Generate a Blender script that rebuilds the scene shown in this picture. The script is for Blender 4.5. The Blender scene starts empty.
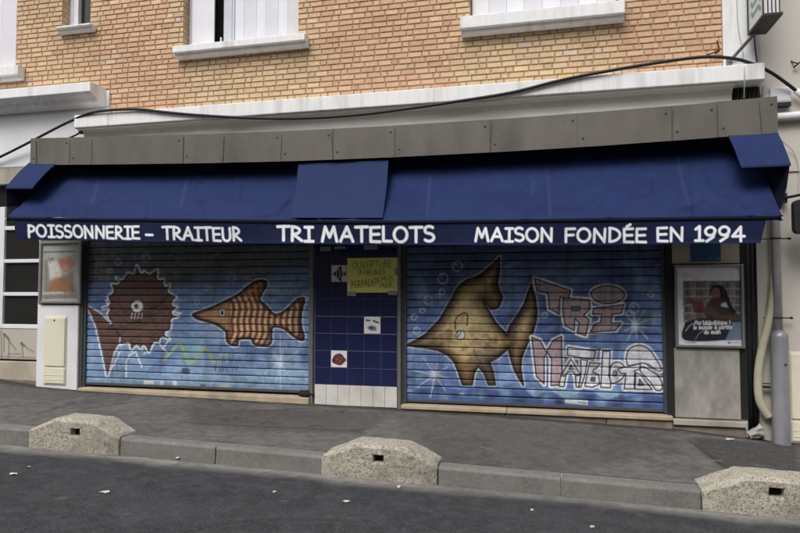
import bpy, bmesh, math, random
import numpy as np
from mathutils import Vector

random.seed(7)
rng = np.random.default_rng(7)
S = bpy.context.scene
COL = S.collection

# ------------------------------------------------------------------ camera
F_PX = 620.0                      # focal length in pixels of an 800 px wide picture
YAW, PITCH = math.radians(13.2), math.radians(2.36)
CAM = np.array([0.0, -7.08, 1.36])
cam_d = bpy.data.cameras.new('camera')
cam_d.sensor_width = 36.0
cam_d.lens = F_PX / 800 * 36.0
cam_d.clip_start, cam_d.clip_end = 0.05, 500
cam = bpy.data.objects.new('camera', cam_d)
cam.location = CAM
cam.rotation_euler = (math.pi / 2 + PITCH, 0, YAW)
COL.objects.link(cam)
S.camera = cam

# ------------------------------------------------------------------ sky, sun, exposure
SUN_EL, SUN_AZ = math.radians(52), math.radians(196)      # compass-like, high and behind the camera
world = bpy.data.worlds.new('World')
S.world = world
world.use_nodes = True
wn = world.node_tree
wn.nodes.clear()
sky = wn.nodes.new('ShaderNodeTexSky')
sky.sky_type = 'NISHITA'
sky.sun_disc = False
sky.sun_elevation = SUN_EL
sky.sun_rotation = SUN_AZ
sky.dust_density = 4.0
hsv = wn.nodes.new('ShaderNodeHueSaturation')             # a grey, overcast sky
hsv.inputs['Saturation'].default_value = 0.22
bg = wn.nodes.new('ShaderNodeBackground')
bg.inputs['Strength'].default_value = 0.13
wo = wn.nodes.new('ShaderNodeOutputWorld')
wn.links.new(sky.outputs[0], hsv.inputs['Color'])
wn.links.new(hsv.outputs[0], bg.inputs['Color'])
wn.links.new(bg.outputs[0], wo.inputs['Surface'])
sun_d = bpy.data.lights.new('sun', 'SUN')
sun_d.energy = 1.3
sun_d.angle = math.radians(28)
sun_d.color = (1.0, 0.97, 0.93)
sun = bpy.data.objects.new('sun', sun_d)
sdir = Vector((math.sin(SUN_AZ) * math.cos(SUN_EL), math.cos(SUN_AZ) * math.cos(SUN_EL), math.sin(SUN_EL)))
sun.rotation_euler = sdir.to_track_quat('Z', 'Y').to_euler()
sun.location = (0, -10, 15)
COL.objects.link(sun)
S.view_settings.view_transform = 'Standard'
S.view_settings.look = 'None'
S.view_settings.gamma = 1.0
S.view_settings.use_curve_mapping = False
S.view_settings.exposure = 0.45

# ------------------------------------------------------------------ measuring helpers
_r = np.array([math.cos(YAW), math.sin(YAW), 0])
_f = np.array([-math.sin(YAW) * math.cos(PITCH), math.cos(YAW) * math.cos(PITCH), math.sin(PITCH)])
_u = np.cross(_r, _f)
def P(px, py, Y):
    """point of the upright plane y = Y that was measured at this place of the photograph"""
    d = _f + _r * (px - 400) / F_PX + _u * (266.5 - py) / F_PX
    return CAM + d * ((Y - CAM[1]) / d[1])
def PX(px, py, Y): return float(P(px, py, Y)[0])
def PZ(px, py, Y): return float(P(px, py, Y)[2])
def measure(x, y, z):
    vx, vy, vz = x - CAM[0], y - CAM[1], z - CAM[2]
    d = vx * _f[0] + vy * _f[1] + vz * _f[2]
    return (400 + F_PX * (vx * _r[0] + vy * _r[1]) / d,
            266.5 - F_PX * (vx * _u[0] + vy * _u[1] + vz * _u[2]) / d)
KY = -2.0                                                  # kerb face
_bx = [-16, -7.3, -6.64, -5.92, -2.73, -1.69, -0.51, 1.36, 1.94, 2.49, 10]
_bz = [0.32, 0.17, 0.100, 0.068, 0.027, 0.012, -0.005, -0.068, -0.121, -0.170, -0.40]
def z_wall(x): return np.interp(x, _bx, _bz)
def z_kerb(x): return -0.093 - 0.0243 * x
def z_road(x): return -0.2267 - 0.0211 * x
def z_pave(x, y):
    t = np.clip(-y / 2.0, 0, 1)
    return z_wall(x) * (1 - t) + z_kerb(x) * t

# ------------------------------------------------------------------ object helpers
def root_of(o):
    while o.parent: o = o.parent
    return o
def tag(o, label=None, cat=None, group=None, kind=None):
    if label: o['label'] = label
    if cat: o['category'] = cat
    if group: o['group'] = group
    if kind: o['kind'] = kind
    return o
def thing(name, loc, label, cat, group=None):
    o = bpy.data.objects.new(name, None)
    o.empty_display_size = 0.2
    o.location = loc
    COL.objects.link(o)
    return tag(o, label, cat, group)

class MB:
    def __init__(self): self.v, self.f = [], []
    def poly(self, pts):
        i = len(self.v); self.v += [tuple(map(float, p)) for p in pts]
        self.f.append(tuple(range(i, i + len(pts)))); return self
    def hexa(self, a, b):
        """a, b: two rings of the same point count, joined and capped"""
        n, i = len(a), len(self.v)
        self.v += [tuple(map(float, p)) for p in a] + [tuple(map(float, p)) for p in b]
        self.f.append(tuple(i + k for k in reversed(range(n))))
        self.f.append(tuple(i + n + k for k in range(n)))
        for k in range(n):
            self.f.append((i + k, i + (k + 1) % n, i + n + (k + 1) % n, i + n + k))
        return self
    def box(self, x0, x1, y0, y1, z0, z1):
        x0, x1 = sorted((x0, x1)); y0, y1 = sorted((y0, y1)); z0, z1 = sorted((z0, z1))
        return self.hexa([(x0, y0, z0), (x1, y0, z0), (x1, y1, z0), (x0, y1, z0)],
                         [(x0, y0, z1), (x1, y0, z1), (x1, y1, z1), (x0, y1, z1)])
    def prism_x(self, prof, x0, x1):
        return self.hexa([(x0, y, z) for y, z in prof], [(x1, y, z) for y, z in prof])
    def prism_y(self, prof, y0, y1):
        return self.hexa([(x, y0, z) for x, z in prof], [(x, y1, z) for x, z in prof])
    def tube(self, pts, r, n=10, cap=True):
        pts = [Vector(p) for p in pts]
        rs = r if isinstance(r, (list, tuple)) else [r] * len(pts)
        i0 = len(self.v); up = None
        for k, p in enumerate(pts):
            t = (pts[min(k + 1, len(pts) - 1)] - pts[max(k - 1, 0)]).normalized()
            if up is None:
                up = Vector((0, 0, 1)) if abs(t.z) < 0.9 else Vector((0, 1, 0))
            a = t.cross(up).normalized(); b = a.cross(t).normalized(); up = b
            for j in range(n):
                th = 2 * math.pi * j / n
                self.v.append(tuple(p + (a * math.cos(th) + b * math.sin(th)) * rs[k]))
        for k in range(len(pts) - 1):
            for j in range(n):
                q = i0 + k * n
                self.f.append((q + j, q + (j + 1) % n, q + n + (j + 1) % n, q + n + j))
        if cap:
            self.f.append(tuple(i0 + j for j in reversed(range(n))))
            e = i0 + (len(pts) - 1) * n
            self.f.append(tuple(e + j for j in range(n)))
        return self
    def build(self, name, mat, parent=None, bevel=0.0, smooth=False, loc=None):
        org = np.array(root_of(parent).location if parent else (loc if loc is not None else (0, 0, 0)), float)
        me = bpy.data.meshes.new(name)
        me.from_pydata([tuple(np.array(p) - org) for p in self.v], [], self.f)
        bm = bmesh.new(); bm.from_mesh(me)
        bmesh.ops.recalc_face_normals(bm, faces=bm.faces)
        bm.to_mesh(me); bm.free()
        me.materials.append(mat)
        o = bpy.data.objects.new(name, me)
        COL.objects.link(o)
        if parent: o.parent = parent
        else: o.location = org
        if smooth:
            for p in me.polygons: p.use_smooth = True
        if bevel:
            m = o.modifiers.new('bevel', 'BEVEL'); m.width = bevel; m.segments = 2; m.limit_method = 'ANGLE'
        return o

def grid(name, mat, X, Y, Z, col=None, parent=None, smooth=True, loc=None):
    org = np.array(root_of(parent).location if parent else (loc if loc is not None else (0, 0, 0)), float)
    nv, nu = X.shape
    co = np.stack([X, Y, Z], -1).reshape(-1, 3) - org
    idx = np.arange(nv * nu).reshape(nv, nu)
    q = np.stack([idx[:-1, :-1], idx[:-1, 1:], idx[1:, 1:], idx[1:, :-1]], -1).reshape(-1, 4)
    me = bpy.data.meshes.new(name)
    me.vertices.add(len(co)); me.vertices.foreach_set('co', co.astype(np.float32).ravel())
    me.loops.add(q.size); me.loops.foreach_set('vertex_index', q.astype(np.int32).ravel())
    me.polygons.add(len(q)); me.polygons.foreach_set('loop_start', (np.arange(len(q)) * 4).astype(np.int32))
    me.update(calc_edges=True)
    me.polygons.foreach_set('use_smooth', np.full(len(q), bool(smooth)))
    if col is not None:
        at = me.color_attributes.new('Col', 'FLOAT_COLOR', 'POINT')
        c4 = np.ones((len(co), 4), np.float32); c4[:, :3] = np.clip(col, 0.003, 0.9)
        at.data.foreach_set('color', c4.ravel())
    me.materials.append(mat)
    o = bpy.data.objects.new(name, me); COL.objects.link(o)
    if parent: o.parent = parent
    else: o.location = org
    return o

# ------------------------------------------------------------------ colours and paint
def lin(r, g, b, gain=1.0):
    c = np.array([r, g, b], float) / 255
    return np.where(c <= 0.04045, c / 12.92, ((c + 0.055) / 1.055) ** 2.4) * gain
def vnoise(x, y, seed=0):
    xi, yi = np.floor(x).astype(np.int64), np.floor(y).astype(np.int64)
    fx, fy = x - xi, y - yi
    fx, fy = fx * fx * (3 - 2 * fx), fy * fy * (3 - 2 * fy)
    def h(a, b):
        n = (a * 374761393 + b * 668265263 + seed * 974711) & 0x7fffffff
        n = ((n ^ (n >> 13)) * 1274126177) & 0x7fffffff
        return ((n ^ (n >> 16)) & 0xffff) / 65535.0
    return (h(xi, yi) * (1 - fx) + h(xi + 1, yi) * fx) * (1 - fy) + (h(xi, yi + 1) * (1 - fx) + h(xi + 1, yi + 1) * fx) * fy
def fbm(x, y, seed=0, o=4):
    s, a, t = 0, 0.5, 0
    for k in range(o):
        s = s + a * vnoise(x * 2 ** k, y * 2 ** k, seed + k * 17); t += a; a *= 0.55
    return s / t
def spline(pts, closed=False, n=6):
    p = [np.array(q, float) for q in pts]; m = len(p); out = []
    for i in range(m if closed else m - 1):
        a, b, c, d = ((p[(i - 1) % m], p[i], p[(i + 1) % m], p[(i + 2) % m]) if closed else
                      (p[max(i - 1, 0)], p[i], p[i + 1], p[min(i + 2, m - 1)]))
        for k in range(n):
            t = k / n
            out.append(0.5 * (2 * b + (c - a) * t + (2 * a - 5 * b + 4 * c - d) * t * t + (3 * b - a - 3 * c + d) * t ** 3))
    if not closed: out.append(p[-1])
    return [tuple(q) for q in out]

class Paint:
    """lays paint on the vertices of a flat sheet; u, v are plane coordinates"""
    def __init__(self, u, v, base, gain=1.0):
        self.u, self.v, self.gain = u.ravel(), v.ravel(), gain
        self.c = np.empty((self.u.size, 3)); self.c[:] = base
    def _sel(self, pts, m):
        a = np.array(pts)
        return np.nonzero((self.u > a[:, 0].min() - m) & (self.u < a[:, 0].max() + m) &
                          (self.v > a[:, 1].min() - m) & (self.v < a[:, 1].max() + m))[0]
    def _dist(self, s, pts, closed):
        u, v = self.u[s], self.v[s]
        d = np.full(len(s), 1e9); ins = np.zeros(len(s), bool); m = len(pts)
        for i in range(m if closed else m - 1):
            (x0, y0), (x1, y1) = pts[i], pts[(i + 1) % m]
            dx, dy = x1 - x0, y1 - y0; L = dx * dx + dy * dy + 1e-9
            t = np.clip(((u - x0) * dx + (v - y0) * dy) / L, 0, 1)
            d = np.minimum(d, np.hypot(u - x0 - t * dx, v - y0 - t * dy))
            if closed:
                c = (y0 > v) != (y1 > v)
                with np.errstate(divide='ignore', invalid='ignore'):
                    ins ^= c & (u < (x1 - x0) * (v - y0) / (y1 - y0 if y1 != y0 else 1e-9) + x0)
        return d, ins
    def mix(self, s, a, col):
        a = np.clip(a, 0, 1)[:, None]
        self.c[s] = self.c[s] * (1 - a) + np.asarray(col) * a
    def fill(self, pts, rgb, a=1.0, soft=0.5, edge=None, depth=10, holes=()):
        s = self._sel(pts, soft * 2 + 1)
        if not len(s): return
        d, ins = self._dist(s, pts, True); sd = np.where(ins, d, -d)
        al = np.clip(0.5 + sd / (2 * soft), 0, 1) * a
        for h in holes:
            dh, ih = self._dist(s, h, True); al = al * np.clip(0.5 + np.where(ih, -dh, dh) / (2 * soft), 0, 1)
        col = np.broadcast_to(lin(*rgb) * self.gain, (len(s), 3))
        if edge is not None:
            t = np.clip(sd / depth, 0, 1)[:, None]; t = t * t * (3 - 2 * t)
            col = lin(*edge) * self.gain * (1 - t) + col * t
        self.mix(s, al, col)
    def stroke(self, pts, w, rgb, a=1.0, soft=0.45, closed=False):
        s = self._sel(pts, w / 2 + soft * 2)
        if not len(s): return
        d, _ = self._dist(s, pts, closed)
        self.mix(s, np.clip(0.5 + (w / 2 - d) / (2 * soft), 0, 1) * a, lin(*rgb) * self.gain)
    def dab(self, x, y, r, rgb, a=1.0, ry=None):
        ry = ry or r
        s = self._sel([(x - r * 2.2, y - ry * 2.2), (x + r * 2.2, y + ry * 2.2)], 0)
        if not len(s): return
        q = ((self.u[s] - x) / r) ** 2 + ((self.v[s] - y) / ry) ** 2
        self.mix(s, np.exp(-q * 1.2) * a, lin(*rgb) * self.gain)
    def disc(self, x, y, rx, ry, rgb, a=1.0, soft=0.5):
        self.fill([(x + rx * math.cos(k * math.pi / 10), y + ry * math.sin(k * math.pi / 10)) for k in range(20)], rgb, a, soft)
    def ring(self, x, y, r, w, rgb, a=1.0, ry=None):
        ry = ry or r
        self.stroke([(x + r * math.cos(k * math.pi / 8), y + ry * math.sin(k * math.pi / 8)) for k in range(16)], w, rgb, a, 0.5, True)

def arc(cx, cy, rx, ry, a0, a1, n=12):
    return [(cx + rx * math.cos(math.radians(a0 + (a1 - a0) * k / n)), cy + ry * math.sin(math.radians(a0 + (a1 - a0) * k / n))) for k in range(n + 1)]
# hand-lettered strokes; y runs up, 0..1, x in units of the letter height; (advance, strokes)
GL = {
 'A': (.80, [[(.02, 0), (.40, 1), (.72, 0)], [(.14, .34), (.62, .34)]]),
 'B': (.68, [[(.08, 0), (.1, 1)], arc(.12, .76, .36, .24, 90, -90), arc(.12, .27, .46, .27, 90, -90)]),
 'D': (.78, [[(.08, 0), (.1, 1)], arc(.1, .5, .58, .5, 92, -92)]),
 'E': (.66, [[(.58, 1), (.08, .98), (.08, .02), (.6, 0)], [(.1, .5), (.54, .52)]]),
 'F': (.64, [[(.6, 1), (.09, .98), (.08, 0)], [(.1, .5), (.52, .53)]]),
 'H': (.78, [[(.08, 0), (.1, 1)], [(.66, 0), (.66, 1)], [(.1, .5), (.66, .5)]]),
 'I': (.56, [[(.05, 1), (.5, 1)], [(.28, 1), (.27, 0)], [(.03, 0), (.5, 0)]]),
 'L': (.58, [[(.1, 1), (.08, .02), (.54, 0)]]),
 'M': (.94, [[(.04, 0), (.2, 1), (.44, .28), (.68, 1), (.84, 0)]]),
 'N': (.84, [[(.08, 0), (.1, 1), (.68, .02), (.7, 1)]]),
 'O': (.86, [arc(.42, .5, .36, .5, 100, 460, 20)]),
 'P': (.64, [[(.08, -.02), (.1, 1)], arc(.12, .72, .42, .28, 95, -95)]),
 'R': (.72, [[(.08, 0), (.1, 1)], arc(.12, .73, .40, .27, 95, -95), [(.14, .46), (.64, 0)]]),
 'S': (.66, [arc(.33, .75, .25, .25, 40, 230) + arc(.30, .25, .28, .26, 70, -140)]),
 'T': (.72, [[(.02, .98), (.7, 1)], [(.36, 1), (.35, 0)]]),
 'U': (.76, [[(.08, 1), (.08, .4)] + arc(.36, .34, .28, .34, 180, 360) + [(.64, 1)]]),
 'V': (.72, [[(.04, 1), (.34, 0), (.66, 1)]]),
 '1': (.42, [[(.05, .8), (.24, 1), (.24, 0)], [(.04, 0), (.44, 0)]]),
 '4': (.70, [[(.46, 0), (.48, 1), (.04, .34), (.66, .34)]]),
 '9': (.68, [arc(.32, .70, .25, .29, 0, 360, 16), [(.57, .78), (.5, .3), (.16, 0)]]),
 '-': (.60, [[(.1, .42), (.5, .44)]]), '.': (.3, [[(.1, 0), (.14, .02)]]), '!': (.3, [[(.15, 1), (.14, .35)], [(.14, .02), (.15, .03)]]),
 ' ': (.45, []),
 'a': (.58, [arc(.27, .3, .22, .3, 20, 340), [(.5, .6), (.5, 0)]]), 'b': (.58, [[(.08, 1), (.08, 0)], arc(.3, .3, .22, .3, 180, -180)]),
 'i': (.26, [[(.12, .6), (.12, 0)], [(.12, .85), (.13, .88)]]), 'l': (.26, [[(.12, 1), (.12, 0)]]),
 'o': (.6, [arc(.28, .3, .23, .3, 0, 360)]), 't': (.42, [[(.2, .9), (.2, .06), (.34, 0)], [(.04, .6), (.36, .6)]]),
 'h': (.58, [[(.08, 1), (.08, 0)], arc(.28, .36, .2, .24, 180, 0) + [(.48, 0)]]),
 'e': (.58, [[(.06, .32), (.5, .34)] + arc(.28, .3, .22, .3, 10, 310)]), 'q': (.58, [arc(.27, .3, .22, .3, 20, 340), [(.5, .6), (.5, -.35)]]),
 'u': (.58, [[(.08, .6), (.08, .24)] + arc(.28, .22, .2, .22, 180, 360) + [(.48, .6)]]),
 'm': (.84, [[(.08, .6), (.08, 0)], arc(.24, .4, .16, .2, 180, 0) + [(.4, 0)], arc(.56, .4, .16, .2, 180, 0) + [(.72, 0)]]),
 'n': (.58, [[(.08, .6), (.08, 0)], arc(.28, .38, .2, .22, 180, 0) + [(.48, 0)]]),
 'd': (.58, [arc(.27, .3, .22, .3, 20, 340), [(.5, 1), (.5, 0)]]), 'p': (.58, [[(.08, .6), (.08, -.35)], arc(.3, .3, .22, .3, 180, -180)]),
 'r': (.42, [[(.08, .6), (.08, 0)], arc(.28, .36, .2, .24, 180, 60)]),
}
for k, b in (('É', 'E'), ('é', 'e'), ('è', 'e')):
    hh = 1.16 if b == 'E' else .74
    GL[k] = (GL[b][0], GL[b][1] + [[(.24, hh), (.44, hh + .16)] if k != 'è' else [(.2, hh + .16), (.36, hh)]])
GL['à'] = (GL['a'][0], GL['a'][1] + [[(.2, .9), (.34, .74)]])
def text_strokes(txt, box0, box1, h0, h1, wob=0.0):
    """letters from left base point box0 to right base point box1; h0, h1 letter heights (v runs down)"""
    adv = sum(GL[c][0] for c in txt) - .08
    (x0, y0), (x1, y1) = box0, box1; out = []; k = 0.0; r = random.Random(len(txt) * 31)
    for c in txt:
        dy, sl = r.uniform(-wob, wob), r.uniform(-wob, wob)
        for st in GL[c][1]:
            q = []
            for gx, gy in st:
                t = (k + .03 + gx * .92 + gy * sl) / adv
                q.append((x0 + (x1 - x0) * t, y0 + (y1 - y0) * t - (gy + dy) * (h0 + (h1 - h0) * t)))
            out.append(q)
        k += GL[c][0]
    return out

# ------------------------------------------------------------------ materials
def _nodes(name):
    m = bpy.data.materials.new(name); m.use_nodes = True
    nt = m.node_tree; b = nt.nodes['Principled BSDF']
    return m, nt, b
def N(nt, t, **kw):
    n = nt.nodes.new(t)
    for k, v in kw.items(): setattr(n, k, v)
    return n
def mat(name, base, rough=0.7, var=0.15, scale=6.0, bump=0.0, bscale=60.0, metal=0.0, speck=None, stain=None,
        stretch=(1, 1, 1), attr=False, speck_scale=90.0, spec=0.35):
    """base colour broken up by noise; speck: colour of fine grains; stain: colour of blotches with their own shape"""
    m, nt, b = _nodes(name); L = nt.links.new
    tc = N(nt, 'ShaderNodeTexCoord'); mp = N(nt, 'ShaderNodeMapping'); mp.inputs['Scale'].default_value = stretch
    L(tc.outputs['Object'], mp.inputs['Vector'])
    nz = N(nt, 'ShaderNodeTexNoise'); nz.inputs['Scale'].default_value = scale; nz.inputs['Detail'].default_value = 8
    nz.inputs['Roughness'].default_value = 0.65
    L(mp.outputs[0], nz.inputs['Vector'])
    mr = N(nt, 'ShaderNodeMapRange'); mr.inputs['From Min'].default_value = 0.3; mr.inputs['From Max'].default_value = 0.7
    mr.inputs['To Min'].default_value = 1 - var; mr.inputs['To Max'].default_value = 1 + var
    L(nz.outputs['Fac'], mr.inputs['Value'])
    mx = N(nt, 'ShaderNodeMix', data_type='RGBA', blend_type='MULTIPLY'); mx.inputs[0].default_value = 1
    if attr:
        at = N(nt, 'ShaderNodeAttribute'); at.attribute_name = 'Col'; L(at.outputs['Color'], mx.inputs[6])
    else:
        mx.inputs[6].default_value = (*[float(x) for x in base], 1)
    L(mr.outputs[0], mx.inputs[7]); cur = mx.outputs[2]
    if stain is not None:
        n2 = N(nt, 'ShaderNodeTexNoise'); n2.inputs['Scale'].default_value = scale * 0.45; n2.inputs['Detail'].default_value = 6
        L(mp.outputs[0], n2.inputs['Vector'])
        r2 = N(nt, 'ShaderNodeMapRange'); r2.inputs['From Min'].default_value = 0.52; r2.inputs['From Max'].default_value = 0.72
        r2.inputs['To Max'].default_value = stain[1]
        L(n2.outputs['Fac'], r2.inputs['Value'])
        m2 = N(nt, 'ShaderNodeMix', data_type='RGBA'); L(r2.outputs[0], m2.inputs[0]); L(cur, m2.inputs[6])
        m2.inputs[7].default_value = (*[float(x) for x in stain[0]], 1); cur = m2.outputs[2]
    if speck is not None:
        vo = N(nt, 'ShaderNodeTexVoronoi'); vo.inputs['Scale'].default_value = speck_scale; L(tc.outputs['Object'], vo.inputs['Vector'])
        sp = N(nt, 'ShaderNodeSeparateColor'); L(vo.outputs['Color'], sp.inputs[0])
        r3 = N(nt, 'ShaderNodeMapRange'); r3.inputs['From Min'].default_value = 0.55; r3.inputs['From Max'].default_value = 1.0
        r3.inputs['To Max'].default_value = speck[1]
        L(sp.outputs[0], r3.inputs['Value'])
        m3 = N(nt, 'ShaderNodeMix', data_type='RGBA'); L(r3.outputs[0], m3.inputs[0]); L(cur, m3.inputs[6])
        m3.inputs[7].default_value = (*[float(x) for x in speck[0]], 1); cur = m3.outputs[2]
    L(cur, b.inputs['Base Color'])
    b.inputs['Roughness'].default_value = rough; b.inputs['Metallic'].default_value = metal
    b.inputs['Specular IOR Level'].default_value = spec
    if bump:
        n3 = N(nt, 'ShaderNodeTexNoise'); n3.inputs['Scale'].default_value = bscale; n3.inputs['Detail'].default_value = 5
        L(tc.outputs['Object'], n3.inputs['Vector'])
        bp = N(nt, 'ShaderNodeBump'); bp.inputs['Strength'].default_value = bump; bp.inputs['Distance'].default_value = 0.01
        L(n3.outputs['Fac'], bp.inputs['Height']); L(bp.outputs[0], b.inputs['Normal'])
    return m

M = {}
M['white'] = mat('white_masonry', (.77, .77, .77), .75, .07, 7, .2, 40, stain=((.46, .44, .40), .6), stretch=(2.5, 2.5, .35))
M['white_clean'] = mat('white_plaster', (.72, .72, .74), .7, .05, 4, .12, 50, stain=((.5, .49, .47), .35))
M['soffit'] = mat('grey_soffit', (.74, .73, .70), .8, .08, 3, .1, 40, stain=((.44, .42, .39), .5), stretch=(.6, 1, 1))
M['pvc'] = mat('white_pvc', (.69, .69, .73), .35, .05, 3)
M['window_grey'] = mat('grey_window_paint', (.52, .54, .60), .4, .05, 5)
M['brick'] = mat('brick', None, .85, .16, 45, .35, 120, attr=True, spec=.2)
M['mortar'] = mat('mortar', lin(164, 138, 113), .95, .15, 20, .4, 150)
M['render'] = mat('grey_render', lin(196, 190, 181), .85, .07, 2.2, .12, 90, stain=((.40, .38, .35), .4), stretch=(1, 1, .5))
M['render_dirty'] = mat('dirty_render', lin(165, 158, 146), .85, .14, 4, .2, 70, stain=((.2, .19, .17), .7), stretch=(1.4, 1.4, .4))
M['beige'] = mat('beige_panel', lin(176, 166, 148), .7, .1, 5, .08, 60, stain=((.25, .22, .19), .5))
M['stone'] = mat('sill_stone', lin(176, 160, 136), .8, .15, 7, .2, 80, stain=((.2, .17, .14), .7))
M['plinth'] = mat('plinth_stone', lin(112, 102, 92), .9, .22, 7, .3, 60, stain=((.30, .27, .24), .7))
M['concrete_panel'] = mat('concrete_panel', lin(154, 150, 144), .8, .24, 7, .2, 50, stain=((.16, .15, .14), .9), stretch=(1.4, 1, .7))
M['dark'] = mat('dark_recess', (.012, .012, .013), .9, .2, 5)
M['black_metal'] = mat('black_metal', (.02, .02, .021), .5, .2, 9)
M['jamb'] = mat('jamb_metal', lin(78, 80, 82), .5, .12, 8, metal=.2)
M['steel'] = mat('grey_steel', lin(128, 128, 126), .45, .12, 9, metal=.5)
M['alu'] = mat('aluminium', lin(150, 150, 146), .4, .08, 10, metal=.6)
M['galv'] = mat('galvanised_pipe', lin(140, 140, 144), .42, .1, 9, metal=.35, stain=((.13, .12, .11), .6), stretch=(1.5, 1.5, .5))
M['galv_light'] = mat('bright_zinc_pipe', lin(180, 181, 182), .4, .14, 9, metal=.4, stain=((.24, .23, .22), .5))
M['hood'] = mat('weathered_hood_metal', lin(100, 96, 89), .6, .16, 2.6, .08, 30, metal=.15, stain=((.06, .055, .048), .6), stretch=(1.6, 1, .6))
M['hood_dark'] = mat('dark_hood_seam', lin(74, 68, 62), .7, .3, 14)
M['awning'] = mat('awning_fabric', None, .8, .10, 7, .12, 500, attr=True, spec=.2)
M['awning_plain'] = mat('awning_side_fabric', lin(29, 43, 84), .8, .1, 7, .12, 500, spec=.2)
M['awning_under'] = mat('awning_shaded_fabric', lin(13, 16, 34), .85, .1, 7, spec=.15)  # darker awning cloth: shade under the end flaps put into its colour
M['patch'] = mat('awning_patch_fabric', lin(33, 46, 84), .8, .1, 6, .12, 500, spec=.2)
M['shutter'] = mat('painted_shutter', None, .55, .10, 14, .05, 60, attr=True)
M['tile'] = mat('navy_tile', (.014, .018, .068), .16, .15, 3, spec=.5)
M['tile_white'] = mat('white_tile', (.64, .62, .58), .25, .1, 6, stain=((.36, .32, .27), .5))
M['grout'] = mat('grout', (.10, .105, .17), .9, .15, 9)
M['print'] = mat('printed_sheet', None, .35, .04, 10, attr=True)
M['print_tile'] = mat('printed_tile', None, .2, .03, 10, attr=True)
M['paper'] = mat('paper', None, .9, .05, 20, attr=True)
M['tape'] = mat('grey_tape', (.30, .31, .33), .5, .15, 20)
M['cream'] = mat('cream_plastic', lin(218, 214, 192), .45, .04, 5, stain=((.42, .38, .3), .45))
M['conduit'] = mat('cream_conduit', lin(176, 173, 148), .6, .15, 6, stain=((.2, .18, .15), .75))
M['blue_plaque'] = mat('blue_plaque', lin(48, 84, 120), .4, .15, 9)
M['glass'] = mat('dark_glass', (.022, .022, .021), .07, .1, 3, spec=.5)
M['cable'] = mat('black_cable', (.016, .016, .017), .55, .2, 30)
M['wire'] = mat('pale_wire', (.45, .45, .45), .6, .1, 30)
M['asphalt'] = mat('asphalt', None, .9, .16, 14, .5, 160, attr=True, speck=((.12, .12, .125), .4), speck_scale=105, spec=.25)
M['pavement'] = mat('pavement_asphalt', None, .92, .14, 9, .45, 150, attr=True, speck=((.18, .175, .17), .35), speck_scale=105, spec=.2)
M['kerb'] = mat('kerb_concrete', lin(112, 110, 106), .85, .16, 8, .3, 90, speck=((.28, .27, .25), .3), stain=((.10, .095, .09), .5))
M['joint'] = mat('kerb_mortar', lin(140, 134, 124), .95, .2, 15, .4, 90)
M['block'] = mat('aggregate_concrete', lin(172, 166, 151), .9, .2, 7, .45, 110, speck=((.10, .09, .08), .8), speck_scale=95, stain=((.16, .15, .135), .8))
M['ground'] = mat('ground', (.06, .06, .06), .95)
M['litter'] = mat('litter_paper', (.50, .50, .51), .8, .1, 20)
M['rag'] = mat('dark_rag', (.02, .015, .012), .9, .3, 30)
M['cup'] = mat('crumpled_cup', (.33, .31, .29), .7, .3, 30)
M['sign_face'] = mat('sign_face', None, .3, .03, 8, attr=True)
M['sign_dark'] = mat('sign_underside', lin(58, 56, 54), .5, .25, 12, metal=.4)
M['panel_paint'] = mat('cream_panel_paint', None, .7, .06, 8, attr=True)

# ------------------------------------------------------------------ ground, road, kerb, pavement
g = MB(); g.poly([(-250, -250, -1.6), (250, -250, -1.6), (250, 250, -1.6), (-250, 250, -1.6)])
tag(g.build('ground', M['ground']), kind='structure')

def sheet(x0, x1, y0, y1, step):
    xs = np.arange(x0, x1 + step / 2, step); ys = np.arange(y0, y1 + step / 2, step)
    return np.meshgrid(xs, ys)
# road
X, Y = sheet(-14, 9, -6.2, KY, .03)
camber = 0.02 * np.clip(KY - Y, 0, 4)
Z = z_road(X) + camber - 0.01 * np.exp(-((Y - KY) / .12) ** 2)
pt = Paint(X, Y, lin(52, 53, 57))
fresh = np.clip((KY - .02 - pt.v) / .55, 0, 1)
n1 = fbm(pt.u * 1.5, pt.v * 5, 3); n2 = fbm(pt.u * 6, pt.v * 6, 9)
dust = np.clip((0.30 + .26 * (n1 - .5) - (KY - pt.v)) / .2, 0, 1) * (.6 + .5 * n2)
pt.mix(np.arange(pt.u.size), dust, lin(150, 146, 140))
pt.mix(np.arange(pt.u.size), np.clip((n1 - .5) * 1.6, 0, .5), lin(70, 71, 75))
coarse = fbm(pt.u * 12, pt.v * 12, 63, 3); big = fbm(pt.u * .7, pt.v * 1.6, 65)
pt.mix(np.arange(pt.u.size), np.clip((coarse - .52) * 2, 0, .3), lin(78, 78, 80)); pt.mix(np.arange(pt.u.size), np.clip((.45 - coarse) * 2, 0, .35), lin(38, 38, 40)); pt.mix(np.arange(pt.u.size), np.clip((big - .5) * 1.8, 0, .4), lin(62, 62, 65))
for q in ([(-3.2, -4.2), (-2.4, -3.7), (-1.9, -3.2), (-1.2, -3.0)], [(.2, -2.5), (.5, -2.9), (.45, -3.3)], [(-4.4, -2.5), (-4.1, -2.9), (-4.2, -3.4)]): pt.stroke(spline(q), .022, (34, 34, 35), .7, .03)
for k in range(60):
    x, y = rng.uniform(-9, 4), KY - rng.uniform(.1, 2.2)
    pt.dab(x, y, rng.uniform(.01, .03), (105, 105, 106), .6)
tag(grid('road', M['asphalt'], X, Y, Z, pt.c), kind='structure')
far = MB(); far.poly([(-60, -40, z_road(-60) + .03), (60, -40, z_road(60) + .03), (60, -6.2, z_road(60) + .08), (-60, -6.2, z_road(-60) + .08)])
far.poly([(-60, -6.2, z_road(-60) + .08), (-14, -6.2, z_road(-14) + .08), (-14, KY, z_road(-14)), (-60, KY, z_road(-60))])
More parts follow.
